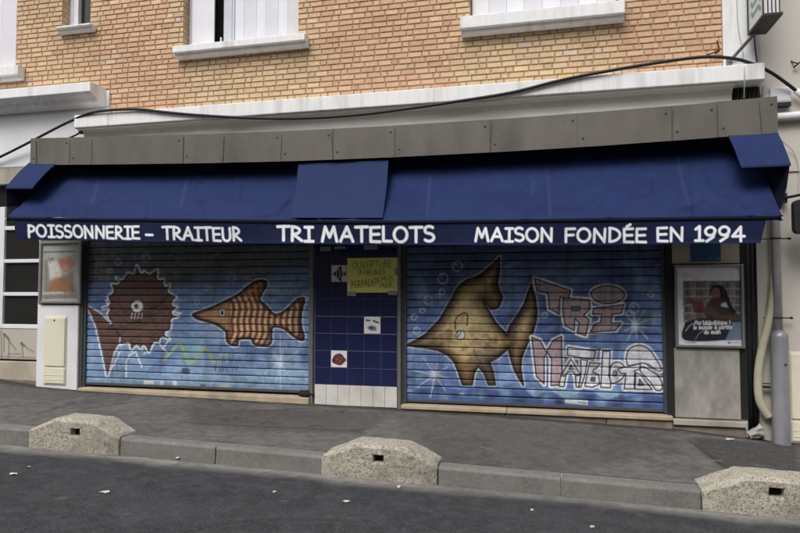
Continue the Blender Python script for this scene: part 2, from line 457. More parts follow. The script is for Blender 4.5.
far.poly([(9, -6.2, z_road(9) + .08), (60, -6.2, z_road(60) + .08), (60, KY, z_road(60)), (9, KY, z_road(9))])
M['far_road'] = mat('far_asphalt', lin(58, 58, 62), .9, .15, 12, .4, 150)
tag(far.build('road', M['far_road']), kind='structure')

# pavement
KW = 0.15
X, Y = sheet(-14, 9, KY + KW, 0.25, .0245)
Z = z_pave(X, Y) + .006 * (fbm(X * 1.2, Y * 1.2, 5) - .5)
u, v = measure(X, Y * 1.0, Z)          # plane coordinates of the pavement as measured on the photograph
pt = Paint(X, Y, lin(97, 95, 94))
a = np.arange(pt.u.size)
n1 = fbm(pt.u * 1.3, pt.v * 1.6, 21); n2 = fbm(pt.u * 5, pt.v * 5, 33)
pt.mix(a, np.clip((n1 - .45) * 2.2, 0, .6), lin(64, 62, 60))
pt.mix(a, np.clip((n2 - .55) * 2.0, 0, .4), lin(104, 101, 97))
coarse = fbm(pt.u * 16, pt.v * 16, 61, 3); pt.mix(a, np.clip((coarse - .5) * 1.8, 0, .28), lin(116, 113, 108)); pt.mix(a, np.clip((.46 - coarse) * 1.8, 0, .28), lin(54, 52, 50))
def G(px, py):
    """pavement point measured on the photograph (the pavement falls gently)"""
    d = _f + _r * (px - 400) / F_PX + _u * (266.5 - py) / F_PX; z = 0
    for _ in range(12):
        t = (z - CAM[2]) / d[2]; p = CAM + d * t; z = float(z_pave(p[0], p[1]))
    return (p[0], p[1])
def GP(*q): return [G(*k) for k in q]
pt.fill(GP((186, 408), (316, 411), (395, 412), (362, 434), (280, 432), (196, 424)), (76, 68, 65), .6, .06)
pt.fill(GP((400, 414), (640, 432), (690, 444), (560, 472), (440, 462), (410, 440)), (70, 67, 65), .45, .12)
pt.fill(GP((690, 437), (800, 446), (800, 475), (724, 468), (700, 452)), (54, 53, 54), .8, .05)
pt.stroke(GP((688, 440), (700, 448), (712, 458), (726, 468)), .03, (36, 35, 35), .9, .02)
pt.fill(GP((0, 382), (90, 392), (60, 400), (0, 398)), (70, 66, 62), .5, .08)
for q in (((222, 419), (228, 421), (238, 418)), ((262, 424), (268, 421), (274, 424), (281, 423)), ((309, 427), (316, 425), (326, 428)),
          ((352, 430), (357, 431), (364, 428)), ((326, 411), (334, 410), (343, 412)), ((369, 412), (375, 413)), ((0, 407), (30, 404), (62, 399), (84, 396)),
          ((36, 414), (60, 407), (72, 404), (96, 402)), ((84, 409), (120, 404), (150, 399)), ((190, 419), (240, 412), (310, 408)), ((200, 424), (300, 428), (362, 432))):
    q2 = GP(*q); pt.stroke(q2, .028, (38, 36, 35), .75, .02)
for q in (((700, 461), (722, 460)), ((480, 446), (500, 452)), ((300, 436), (310, 440))):
    pt.stroke(GP(*q), .012, (132, 130, 126), .7, .012)
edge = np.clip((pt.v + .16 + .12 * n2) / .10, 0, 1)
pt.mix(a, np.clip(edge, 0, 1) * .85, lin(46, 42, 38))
for k in range(130):
    x, y = rng.uniform(-9, 4), rng.uniform(-1.8, -.05)
    pt.dab(x, y, rng.uniform(.01, .022), (140, 137, 132) if k % 2 else (40, 38, 37), rng.uniform(.3, .7))
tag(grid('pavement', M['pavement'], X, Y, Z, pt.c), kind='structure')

# kerb: a run of stones broken where the concrete blocks stand
BLK = [(PX(29, 443, KY), PX(119, 452, KY)), (PX(321.5, 472, KY), PX(437.5, 484, KY)), (PX(702, 508, KY), PX(702, 508, KY) + 1.12)]
def kerb_run(x0, x1, mbk, mbj, cuts):
    xs = [x0] + [c for c in cuts if x0 + .15 < c < x1 - .15] + [x1]
    for i in range(len(xs) - 1):
        p, q = xs[i] + (.008 if i else .004), xs[i + 1] - (.008 if i < len(xs) - 2 else .004)
        prof = lambda x: [(x, KY, z_road(x) - .25), (x, KY + .012, z_kerb(x) - .02), (x, KY + .032, z_kerb(x)),
                          (x, KY + KW, z_kerb(x) + .004), (x, KY + KW, z_road(x) - .25)]
        mbk.hexa(prof(p), prof(q))
        if i:
            x = xs[i]
            mbj.hexa([(x - .007, KY + .016, z_road(x) - .1), (x - .007, KY + .034, z_kerb(x) - .004), (x - .007, KY + KW, z_kerb(x)), (x - .007, KY + KW, z_road(x) - .1)],
                     [(x + .007, KY + .016, z_road(x) - .1), (x + .007, KY + .034, z_kerb(x) - .004), (x + .007, KY + KW, z_kerb(x)), (x + .007, KY + KW, z_road(x) - .1)])
kb, kj = MB(), MB()
cuts = [-12.4, -11.3, -10.2, -9.1, -8.0, -6.9, PX(215, 463, KY), PX(562, 496, KY), 4.2, 5.2, 6.2, 7.2, 8.2]
for p, q in ((-14, BLK[0][0]), (BLK[0][1], BLK[1][0]), (BLK[1][1], BLK[2][0]), (BLK[2][1], 9)):
    kerb_run(p, q, kb, kj, cuts)
tag(kb.build('kerb', M['kerb'], bevel=.006), kind='structure')
tag(kj.build('kerb_mortar', M['joint']), kind='structure')

# ------------------------------------------------------------------ the brick building
bld = thing('brick_building', (-2.5, 0.3, 0), 'tan brick building with white cornices above a closed fish shop with painted roller shutters', 'building')
WALL_X0, WALL_X1 = -13.0, PX(722, 30, 0)
PIL_X1 = PX(755, 30, 0)
TOP = 7.6
WIN = [  # x0, x1, bottom (front of the wall)
    (-8.75, PX(15, 63, 0), PZ(17, 64, -.1)),
    (PX(62, 22, 0), PX(90, 21, 0), PZ(90, 22, -.1)),
    (PX(183, 45, 0), PX(298, 32, 0), PZ(298, 33, -.12)),
    (PX(470, 12, 0), PX(618, 0, 0), PZ(470, 15, -.12)),
]
WTOP = 6.25
BZ0 = 3.60

# bricks, each laid in its course
def brick_mesh():
    V, Fc, C = [], [], []
    pitch, row, z = .0675, 0, BZ0
    def colour(x, z):
        yel = 0.0
        if PX(180, 70, 0) < x < PX(322, 70, 0) and 3.55 < z < 4.4: yel = .9
        if PX(456, 60, 0) < x < PX(620, 60, 0) and 3.55 < z < 4.4: yel = 1.0
        if x < -5.9: yel = max(yel, .55)
        for w in WIN:
            if w[0] - .22 < x < w[1] + .22 and z > w[2] - .1: yel = max(yel, .75)
        yel = min(1, max(0, yel + rng.normal(0, .13)))
        r = rng.random()
        red = lin(208, 166, 130) if r < .6 else (lin(203, 157, 121) if r < .85 else lin(212, 174, 136))
        yl = lin(211, 182, 138) if rng.random() < .7 else lin(205, 173, 129)
        c = red * (1 - yel) + yl * yel
        if rng.random() < .012: c = lin(212, 190, 168)
        c = c * .84 + (c @ np.array((.3, .5, .2))) * .16
        soot_shade = 1.0 + .26 * (float(fbm(np.array([x * .9]), np.array([z * 1.1]), 88, 3)[0]) - .5)
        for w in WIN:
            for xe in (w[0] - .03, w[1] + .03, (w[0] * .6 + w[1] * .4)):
                if z < w[2]: soot_shade -= .13 * math.exp(-((x - xe) / .13) ** 2) * math.exp(-(w[2] - z) / .5)
            if w[0] - .1 < x < w[1] + .1 and w[2] - .36 < z < w[2]: soot_shade -= .06  # shade band under each sill, darkened into the brick colour
        return np.clip(c * rng.normal(1.0, .045) * soot_shade, .05, .8)
    def brick(x0, x1, z0, z1):
        i = len(V); e = .0045; y = rng.uniform(-.002, .002)
        V.extend([(x0, .013, z0), (x1, .013, z0), (x1, .013, z1), (x0, .013, z1),
                  (x0 + e, y, z0 + e), (x1 - e, y, z0 + e), (x1 - e, y, z1 - e), (x0 + e, y, z1 - e)])
        Fc.extend([(i + 4, i + 5, i + 6, i + 7), (i, i + 1, i + 5, i + 4), (i + 1, i + 2, i + 6, i + 5), (i + 2, i + 3, i + 7, i + 6), (i + 3, i, i + 4, i + 7)])
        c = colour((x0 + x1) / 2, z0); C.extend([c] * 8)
    while z < TOP - .02:
        x = WALL_X0 + (row % 2) * .08 + rng.uniform(0, .03); k = row % 3
        spans = [w for w in WIN if w[2] - .02 < z + .03 < WTOP]
        while x < WALL_X1:
            Lb = .158 if (k % 3) else .076
            if row % 2: Lb = .158 if (k % 4) else .076
            Lb += rng.normal(0, .003)
            k += 1
            segs = [(x, min(x + Lb, WALL_X1))]
            for w in spans:
                nxt = []
                for p, q in segs:
                    if q <= w[0] or p >= w[1]: nxt.append((p, q)); continue
                    if p < w[0]: nxt.append((p, w[0]))
                    if q > w[1]: nxt.append((w[1], q))
                segs = nxt
            for p, q in segs:
                if q - p > .02: brick(p, q, z + rng.uniform(-.001, .001), z + pitch - .0105)
            x += Lb + .0105
        z += pitch; row += 1
    # reveals: courses turning into the openings
    for w in WIN:
        for side, sx in ((w[0], 1), (w[1], -1)):
            zz = BZ0 + math.ceil((w[2] - BZ0) / pitch) * pitch; r = 0
            while zz < WTOP:
                for (y0, y1) in (((.016, .105), (.117, .15)) if r % 2 else ((.016, .05), (.062, .15))):
                    i = len(V); d = .002 * sx
                    V.extend([(side + d, y0, zz), (side + d, y1, zz), (side + d, y1, zz + pitch - .0115), (side + d, y0, zz + pitch - .0115)])
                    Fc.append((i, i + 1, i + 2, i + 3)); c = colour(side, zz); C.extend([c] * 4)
                zz += pitch; r += 1
    return V, Fc, C
V, Fc, C = brick_mesh()
core = MB()                                    # mortar-faced core of the upper wall
def wall_with_openings(mb, x0, x1, z0, z1, ops, y0, y1):
    xs = x0
    for (a_, b_, c_, d_) in sorted(ops):
        if a_ > xs: mb.box(xs, a_, y0, y1, z0, z1)
        if c_ > z0: mb.box(max(a_, x0), b_, y0, y1, z0, c_)
        if d_ < z1: mb.box(max(a_, x0), b_, y0, y1, d_, z1)
        xs = b_
    if xs < x1: mb.box(xs, x1, y0, y1, z0, z1)
wall_with_openings(core, WALL_X0, WALL_X1, BZ0, TOP, [(w[0], w[1], w[2] - .06, WTOP) for w in WIN], .010, .32)
org = np.array(bld.location)
me = bpy.data.meshes.new('brick_facing')
me.from_pydata([tuple(np.array(p) - org) for p in V], [], Fc)
at = me.color_attributes.new('Col', 'FLOAT_COLOR', 'POINT')
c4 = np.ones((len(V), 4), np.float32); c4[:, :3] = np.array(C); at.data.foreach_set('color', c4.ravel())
me.materials.append(M['brick'])
core_o = core.build('upper_wall', M['mortar'], bld)
bf = bpy.data.objects.new('brick_facing', me); COL.objects.link(bf); bf.parent = core_o

# ground storey wall (openings for the shop window and the shutters)
SH = [(PX(84, 384, .03), PX(312, 392, .03), PZ(86, 384.5, .03)), (PX(404, 401, .03), PX(667, 412, .03), PZ(405, 401.5, .03))]
SHTOP = 2.42
SWX1 = PX(38, 300, 0)                            # right edge of the neighbouring shop window
low = MB()
wall_with_openings(low, WALL_X0, PX(745, 300, 0), -.6, BZ0,
                   [(-9.6, SWX1, -.5, 2.86), (SH[0][0], SH[0][1], -.5, SHTOP), (SH[1][0], SH[1][1], -.5, SHTOP)], 0.0, .32)
low.build('ground_storey_wall', M['white_clean'], bld)
backing = MB(); backing.box(WALL_X0, PIL_X1 - .02, .9, 8, -.6, TOP); backing.box(-10, SWX1 + .3, .6, .9, -.5, 3)
backing.build('inner_core', M['dark'], bld)
roof = MB(); roof.box(WALL_X0, PIL_X1, -.25, 8, TOP + .003, TOP + .25)
roof.build('roof_cornice', M['white'], bld, bevel=.02)

# white pilaster strip at the right end of the bricks
pil = MB(); pil.box(WALL_X1 + .002, PIL_X1, -.03, .32, 3.60, TOP); pil.build('pilaster', M['white'], bld, bevel=.01)
endw = MB(); endw.box(PX(745, 300, 0) + .002, PIL_X1 - .004, .004, .32, 2.42, 3.598); endw.build('end_wall', M['soffit'], bld)

# long cornice over the shop and its soffit moulding
cx0, cx1 = PX(74, 120, -.25), PX(765, 72, -.25)
cz0, cz1 = 3.505, 3.668
cor = MB()
cor.prism_x([(-.002, 3.70), (-.25, cz1), (-.25, cz0), (-.235, cz0 - .012), (-.002, cz0 - .012)], cx0, cx1)
cor_o = cor.build('cornice', M['white'], bld, bevel=.008)
sof = MB()
sof.prism_x([(-.004, cz0 - .0145), (-.225, cz0 - .0145), (-.215, cz0 - .03), (-.12, cz0 - .045), (-.10, cz0 - .085), (-.085, cz0 - .09), (-.075, 3.05), (-.004, 3.05)], cx0 + .03, PX(732, 85, -.1))
sof.build('soffit_moulding', M['soffit'], cor_o, smooth=False)
# vent grille beside the moulding
vg = MB(); vx0, vx1 = PX(733, 90, -.06), PX(760, 88, -.06)
vz0, vz1 = 3.22, 3.487
vg.box(vx0 + .004, vx1, -.05, -.012, vz0, vz1)
vgo = vg.build('vent_opening', M['dark'], bld)
vs = MB()
for k in range(7):
    x = vx0 + .02 + k * (vx1 - vx0 - .03) / 6
    vs.hexa([(x, -.056, vz0), (x + .006, -.056, vz0), (x + .006, -.052, vz0), (x, -.052, vz0)],
            [(x + .035, -.060, vz1), (x + .041, -.060, vz1), (x + .041, -.056, vz1), (x + .035, -.056, vz1)])
vs.build('vent_slats', M['jamb'], vgo)

# white canopy slab over the neighbouring shop front
can = MB(); kx1 = PX(90, 85, -.31)
can.prism_x([(-.002, 4.085), (-.31, 4.075), (-.31, 3.95), (-.29, 3.935), (-.20, 3.90), (-.16, 3.86), (-.04, 3.83), (-.002, 3.83)], WALL_X0, kx1)
can.build('canopy', M['white'], bld, bevel=.008)
wp = MB(); wp.box(WALL_X0, PX(110, 100, 0), -.012, -.002, 3.09, 3.829); wp.box(kx1 + .002, PX(110, 95, 0), -.02, -.002, 3.835, 4.05)
wp.build('signboard_panel', M['white_clean'], bld)
ls = MB(); ls.box(WALL_X0, PX(36, 175, 0), -.008, -.002, 2.86, 3.086); ls.build('shop_lintel', M['render_dirty'], bld)

# upper windows
def panel_shutter(x0, x1, z0, z1, y, n, name, parent):
    mb = MB(); w = (x1 - x0) / n
    for k in range(n):
        p, q = x0 + k * w, x0 + (k + 1) * w; s = .024 if k % 2 else -.024
        mb.hexa([(p + .001, y - s, z0), (q - .001, y + s, z0), (q - .001, y + s + .02, z0), (p + .001, y - s + .02, z0)],
                [(p + .001, y - s, z1), (q - .001, y + s, z1), (q - .001, y + s + .02, z1), (p + .001, y - s + .02, z1)])
    return mb.build(name, M['pvc'], parent, bevel=.002)
def window(i, sill, sy, blocks, fold=(), frames=(), pane=None):
    x0, x1, zb = WIN[i]
    wmb = MB()                                   # outer frame
    fy0, fy1 = .135, .20
    wmb.box(x0 + .003, x0 + .055, fy0, fy1, zb, WTOP); wmb.box(x1 - .055, x1 - .003, fy0, fy1, zb, WTOP)
    wmb.box(x0 + .055, x1 - .055, fy0, fy1, zb, zb + .05); wmb.box(x0 + .055, x1 - .055, fy0, fy1, WTOP - .06, WTOP - .003)
    for (p, q) in frames: wmb.box(p, q, fy0 + .01, fy1 + .01, zb + .05, WTOP - .06)
    w = wmb.build('window', M['pvc'], bld, bevel=.004)
    g_ = MB(); g_.box(x0 + .05, x1 - .05, .212, .222, zb + .04, WTOP - .05); g_.build('pane', M['glass'], w)
    s = MB(); a0, a1, hz, hb = sill
    s.prism_x([(.10, zb - .005), (.0, zb - .008), (sy, zb - .02), (sy, hb + .045), (sy + .045, hb + .045), (sy + .055, hb + .002), (-.003, hb - .008), (-.003, zb - .06), (.10, zb - .06)], a0, a1)
    s.build('sill', M['white'], w, bevel=.006)
    for (p, q, n) in fold: panel_shutter(p, q, zb + .012, WTOP - .02, blocks, n, 'folding_shutter', w)
    return w
w0 = window(0, (-8.9, PX(18, 70, -.12), 0, 4.30), -.12, .05, fold=[(WIN[0][0] + .01, WIN[0][1] - .012, 6)])
w1 = window(1, (PX(55, 28, -.12), PX(90, 27, -.12), 0, 4.875), -.12, .05, frames=[(PX(72.5, 10, .14), PX(78, 10, .14))])
x = lambda px: PX(px, 40, .06)
w2 = window(2, (PX(172, 52, -.15), PX(304.5, 40, -.15), 0, 4.37), -.15, .06, fold=[(x(191), x(215), 1), (x(234), WIN[2][1] - .005, 6)], frames=[(PX(226, 20, .15), PX(238, 20, .15))])
w3 = window(3, (PX(460, 25, -.15), PX(625, 12, -.15), 0, 4.32), -.15, .06, fold=[(PX(472, 5, .06), PX(616, 0, .06), 8)])
cs = MB(); cs.box(x(222.5), x(233.5), .085, .125, WIN[2][2] + .01, WTOP - .07); cs.box(x(226), x(231), .078, .084, WIN[2][2] + .05, WTOP - .1); cs.build('casement', M['window_grey'], w2, bevel=.004)
for px, py in ((221, 41), (231, 40), (262, 37), (280, 36)):   # little stops and pegs on the left sill
    st = MB(); q = P(px, py, -.06); st.box(q[0] - .008, q[0] + .008, -.068, -.052, WIN[2][2] - .02, WIN[2][2] + (.07 if px == 221 else .035))
    st.build('shutter_stop', M['pvc'], w2)
for px in (487, 522, 559, 595):
    st = MB(); q = P(px, 14, -.06); st.box(q[0] - .007, q[0] + .007, -.068, -.052, WIN[3][2] - .02, WIN[3][2] + .035)
    st.build('shutter_stop', M['pvc'], w3)

# ------------------------------------------------------------------ roller shutters with painted fish
PITCH_S = .0905
def shutter(i):
    x0, x1, z0 = SH[i][0] + .03, SH[i][1] - .03, SH[i][2] + .006
    ns = int(math.ceil((SHTOP + .05 - z0) / PITCH_S))
    rows_t = np.array([0, .03, .07, .12, .18, .24, .30, .36, .42, .48, .54, .60, .66, .72, .78, .84, .89, .935, .97, .999])
    prof = -.010 * (1 - np.abs(2 * rows_t - 1) ** 6) + .020 * np.clip(1 - rows_t / .12, 0, 1) + .020 * np.clip((rows_t - .935) / .064, 0, 1)
    zs = np.concatenate([z0 + (k + rows_t) * PITCH_S for k in range(ns)])
    ys = .035 + np.tile(prof, ns)
    xs = np.arange(x0, x1, .0052)
    X, Zg = np.meshgrid(xs, zs); Yg = np.repeat(ys[:, None], len(xs), 1)
    Yg = Yg + .004 * (fbm(X * .9, Zg * 2, 4 + i) - .5)
    u, v = measure(X, np.full_like(X, .03), Zg)
    return X, Yg, Zg, u, v

SG = 1.25     # paint values were read off in the shade of the awning
def weather(p, sat, seed, grime):
    """old sun-bleached, grimy spray paint"""
    l = p.c @ np.array((.2126, .7152, .0722)); p.c = p.c * sat + l[:, None] * (1 - sat)
    n = fbm(p.u / 3.2, p.v / 2.4, seed, 3); m = fbm(p.u / 24, p.v / 11, seed + 5); k = fbm(p.u / 1.6, p.v / 9, seed + 9, 3)
    p.c *= np.clip(.98 + .42 * (n - .5) + .45 * (m - .5) + .25 * (k - .5), .4, 1.4)[:, None] * grime
def bubbles(p, L, rgb=(205, 215, 228), a=.75):
    for x, y, r in L:
        p.ring(x, y, r, 1.1, rgb, a); p.dab(x - r * .3, y - r * .3, r * .35, rgb, a * .6)
def glow_outline(p, pts, w, rgb, a=1.0): p.stroke(pts, w, rgb, a, .7, True)
def star(p, x, y, r, rgb=(215, 225, 240), a=.7, n=8, seed=1):
    rr = random.Random(seed)
    for k in range(n):
        th = 2 * math.pi * k / n + .2; L_ = r * rr.uniform(.55, 1.1)
        if k % 2 == 0: L_ *= 1.2
        p.stroke([(x, y), (x + math.cos(th) * L_, y + math.sin(th) * L_)], .9, rgb, a * .7, .6)
    p.dab(x, y, r * .32, rgb, a)

# --- left shutter
X, Yg, Zg, u, v = shutter(0)
p = Paint(u, v, lin(92, 124, 172), SG); p.c *= SG; a = np.arange(p.u.size)
nz = fbm(p.u / 26, p.v / 15, 2); nf = fbm(p.u / 7, p.v / 5, 6)
p.mix(a, np.clip((nz - .40) * 3, 0, .85), lin(122, 152, 190) * SG)
p.mix(a, np.clip((.46 - nz) * 3.2, 0, .8), lin(74, 100, 150) * SG)
p.mix(a, np.clip((p.v - 362 + 14 * (nf - .5)) / 26, 0, .65), lin(120, 156, 186) * SG)
def overspray(p, x0, x1, y0, y1, n, pal, seed):
    r_ = random.Random(seed)
    for k in range(n):
        x, y = r_.uniform(x0, x1), r_.uniform(y0, y1); c_ = r_.choice(pal); w_ = r_.uniform(1.2, 4.5); L_ = r_.uniform(3, 22); th = r_.uniform(-.5, .5)
        p.stroke(spline([(x, y), (x + L_ * .5 * math.cos(th), y + L_ * .5 * math.sin(th) + r_.uniform(-3, 3)), (x + L_ * math.cos(th), y + L_ * math.sin(th))]), w_, c_, r_.uniform(.12, .4), w_ * .6)
        if k % 5 == 0: p.stroke([(x, y), (x + .4, y + r_.uniform(5, 16))], .8, c_, .4, .5)
        if k % 3 == 0: p.dab(x, y, r_.uniform(2, 7), r_.choice(pal), .3)
overspray(p, 88, 308, 285, 388, 90, [(126, 160, 200), (66, 92, 142), (150, 178, 208), (96, 140, 170), (60, 70, 96)], 3)
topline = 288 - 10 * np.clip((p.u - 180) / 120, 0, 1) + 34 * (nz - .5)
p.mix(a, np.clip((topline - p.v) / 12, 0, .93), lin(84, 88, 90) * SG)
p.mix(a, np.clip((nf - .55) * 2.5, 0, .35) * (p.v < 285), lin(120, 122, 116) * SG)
for k in range(26):
    x, y = rng.uniform(90, 305), rng.uniform(250, 292); r = rng.uniform(1.2, 3.4)
    p.ring(x, y, r, .9, (150, 158, 160), .35)
p.dab(163, 262, 8, (70, 96, 84), .4); p.dab(188, 352, 9, (104, 168, 176), .6); p.dab(198, 348, 6, (132, 196, 196), .5)
p.stroke(spline([(164, 360), (171, 352), (179, 344), (184, 350), (187, 362), (194, 361), (200, 351), (208, 350), (214, 362), (220, 361)]), 2.6, (150, 176, 62), .8, .8)
p.stroke(spline([(222, 355), (230, 356)]), 2.2, (150, 176, 62), .6, .8)
Z1 = lambda L: [(x / 3.98, 266 + y / 3.98) for x, y in L]
puffer = []
for k in range(23):
    for f_, rr_ in ((0, 1.17), (.22, 1.03), (.5, .985), (.78, 1.03)):
        th = 2 * math.pi * (k + f_) / 23 - .06; jt = 1 + (.07 * math.sin(k * 2.7) - .02) * (f_ == 0); th += .05 * math.sin(k * 4.1)
        puffer.append((141 + 31.5 * rr_ * jt * math.cos(th), 309.5 + 36 * rr_ * jt * math.sin(th)))
tail = [(88, 307), (99, 313), (108, 322), (112, 326), (120, 334), (119, 343), (113.5, 352), (107.5, 376), (102.5, 352), (96.5, 326)]
spk = Z1([(476, 345), (455, 390), (425, 438)]), Z1([(503, 440), (502, 385), (515, 355), (540, 340), (565, 402)]), Z1([(572, 352), (600, 330)]), Z1([(634, 310), (662, 340)]), Z1([(668, 300), (648, 330)]), \
      Z1([(690, 182), (722, 188), (694, 200)]), Z1([(440, 165), (420, 140), (445, 120)]), Z1([(655, 92), (648, 112), (662, 126)])
glow_outline(p, puffer, 3.6, (205, 214, 226), .9); glow_outline(p, tail, 3.6, (205, 214, 226), .9)
for s_ in spk: p.stroke(s_, 1.5, (214, 220, 228), .85, .6)
p.fill(tail, (98, 68, 60), 1, .6); p.fill(puffer, (98, 68, 60), 1, .6); p.stroke(tail, 1.0, (44, 28, 28), .7, .5, True)
s = p._sel(puffer, 1); d, ins = p._dist(s, puffer, True)
tex = np.clip((vnoise(p.u[s] / 3.2, p.v[s] / 1.1, 5) - .45) * 2, 0, 1)
p.mix(s, ins * tex * .7, lin(50, 30, 28) * SG)
t2_ = np.clip((vnoise(p.u[s] / 1.7, p.v[s] / 1.3, 15) - .6) * 3, 0, 1); p.mix(s, ins * t2_ * .4, lin(142, 108, 96) * SG)
p.mix(s, ins * np.clip((nf[s] - .5) * 2.4, 0, .5), lin(112, 78, 68) * SG)
p.mix(s, ins * np.clip((2.6 - d) / 2, 0, 1) * .6, lin(44, 28, 28) * SG)
p.stroke(Z1([(600, 170), (635, 158), (668, 120)]), 2.6, (50, 33, 30), .8, 1.0)
p.disc(137.3, 306.3, 6.2, 6.2, (226, 226, 224)); p.ring(137.3, 306.3, 6.2, .8, (30, 26, 26), .8); p.disc(136.8, 306.2, 2.4, 2.2, (26, 22, 22)); p.dab(138.5, 306.5, 1.3, (190, 190, 190), .8)
for x in (131.4, 134.6, 138.0, 141.4): p.stroke([(x + 1, 313.6), (x, 318.2)], 1.3, (206, 200, 194), .85)
# orange fish
Z2 = lambda L: [(180 + x / 4.443, 260 + y / 4.443) for x, y in L]
fish = spline(Z2([(60, 240), (130, 215), (195, 185), (260, 152), (300, 118), (345, 92), (378, 94), (385, 112), (362, 152), (354, 178), (385, 205), (415, 238), (440, 240), (480, 215), (520, 176), (548, 168),
                  (553, 182), (540, 232), (538, 290), (552, 340), (540, 357), (500, 335), (465, 306), (430, 296), (408, 306), (405, 368), (368, 381), (328, 372), (316, 350), (262, 352), (254, 378), (226, 376),
                  (208, 355), (204, 318), (160, 286), (100, 268), (68, 256)]), True, 3)
glow_outline(p, fish, 4.6, (196, 206, 222), .92)
p.fill(fish, (158, 104, 56), 1, .5, edge=(48, 24, 20), depth=5)
s = p._sel(fish, 0); d, ins = p._dist(s, fish, True); uu, vv = (p.u[s] - 180) * 4.443, (p.v[s] - 260) * 4.443
stripe = .5 + .5 * np.sin((uu + 5 * np.sin(vv / 19) + (vv - 250) ** 2 / 700) / 4.3)
body = ins & (uu > 225)
p.mix(s, body * np.clip((stripe - .45) * 2.5, 0, 1) * np.clip(d / 4, 0, 1) * (.45 + .6 * nf[s]), lin(228, 190, 150) * SG)
p.mix(s, body * np.clip((.35 - stripe) * 3, 0, 1) * np.clip(d / 2, 0, 1) * .8, lin(92, 34, 24) * SG)
p.mix(s, body * (np.abs((vv + 6 * np.sin(uu / 40)) % 34 - 17) < 2.6) * .6, lin(96, 48, 34) * SG)
p.mix(s, (ins & (uu < 215)) * np.clip(d / 4, 0, 1) * .55, lin(176, 140, 92) * SG)
p.mix(s, (ins & (vv < 165) & (uu > 270)) * .55, lin(104, 50, 34) * SG)
p.stroke(Z2([(300, 165), (318, 135), (350, 110)]), 1.6, (214, 140, 60), .7, .8); p.stroke(Z2([(285, 172), (300, 140)]), 1.3, (214, 140, 60), .6, .8)
p.mix(s, (ins & (uu > 522)) * np.clip((uu - 522) / 14, 0, 1) * .8, lin(74, 36, 32) * SG)
p.stroke(fish, 2.3, (36, 20, 18), .95, .6, True)
p.stroke(Z2([(62, 238), (90, 262), (130, 272)]), 2.4, (52, 30, 26), .8, .8)
q = Z2([(188, 233)])[0]; p.disc(*q, 3.1, 4.5, (206, 204, 200)); p.ring(*q, 3.1, .8, (30, 24, 22), .9, 4.5); p.disc(q[0], q[1] + .4, 1.5, 2.4, (32, 26, 26))
# small marks
for k in range(34):
    x, y = 214 + (k % 17) * 1.5 + rng.uniform(-.6, .6), (360 if k < 17 else 368) + rng.uniform(-2, 2)
    p.stroke([(x, y - 2.3), (x + rng.uniform(-1.2, 1.2), y + 2.3)], .8, (62, 76, 108), .7)
p.stroke([(228, 376), (254, 374), (262, 379)], .8, (62, 76, 108), .6)
star(p, 280.5, 363, 21, (196, 214, 234), .55, 8, 3); p.stroke([(280.5, 335), (280.5, 389)], 1, (196, 214, 234), .6)
p.disc(185.8, 371, 4.4, 3.4, (58, 60, 70), .85, .8)
bubbles(p, [(231, 277, 4.2), (207, 288, 2.6), (197, 302, 2.6), (118, 262, 3), (110, 271, 2.6), (146, 258, 4)], (170, 180, 190), .6)
for q in ([(95, 252), (97, 262), (95, 280)], [(100, 285), (110, 279)]): p.stroke(q, 1, (140, 150, 154), .4)
for x0, x1, y0, y1, c_ in ((144, 154, 380.3, 384.8, (206, 210, 214)), (160, 164, 381, 386, (190, 196, 204)), (173, 177, 381, 386, (206, 206, 206)), (219.5, 229.5, 384, 388.5, (176, 170, 140)), (200.5, 206, 384, 387.5, (60, 60, 64))):
    p.fill([(x0, y0), (x1, y0 + .5), (x1, y1 + .5), (x0, y1)], c_, .9, .4)
dirt = np.clip((fbm(p.u / 9, p.v / 40, 44) - .56) * 2.2, 0, .35); p.mix(a, dirt, lin(58, 58, 60) * SG)
p.mix(a, np.clip((p.v - 378 + 8 * (nf - .5)) / 22, 0, .4), lin(90, 92, 96) * SG)
weather(p, .76, 81, 1.0)
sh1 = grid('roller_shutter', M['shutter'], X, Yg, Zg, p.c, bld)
sh1['label'] = 'blue roller shutter painted with a spiky brown fish and an orange fish'

# --- right shutter
X, Yg, Zg, u, v = shutter(1)
p = Paint(u, v, lin(84, 112, 170)); p.gain = SG; p.c *= SG; a = np.arange(p.u.size)
nz = fbm(p.u / 34, p.v / 18, 12); nf = fbm(p.u / 8, p.v / 6, 16)
p.mix(a, np.clip((nz - .48) * 4, 0, .8), lin(112, 146, 196) * SG)
p.mix(a, np.clip((.47 - nz) * 4, 0, .75), lin(58, 82, 138) * SG)
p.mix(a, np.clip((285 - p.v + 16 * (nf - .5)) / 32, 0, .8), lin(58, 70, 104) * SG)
p.dab(575, 268, 12, (74, 118, 90), .7, 5); p.dab(640, 320, 14, (70, 120, 150), .5); p.dab(656, 317, 9, (128, 176, 164), .7, 4)
p.dab(470, 272, 16, (48, 58, 92), .6); p.dab(534, 300, 8, (120, 160, 206), .5)
overspray(p, 408, 662, 262, 390, 120, [(120, 152, 202), (48, 68, 122), (150, 176, 212), (92, 146, 166), (40, 46, 78), (84, 112, 176)], 4)
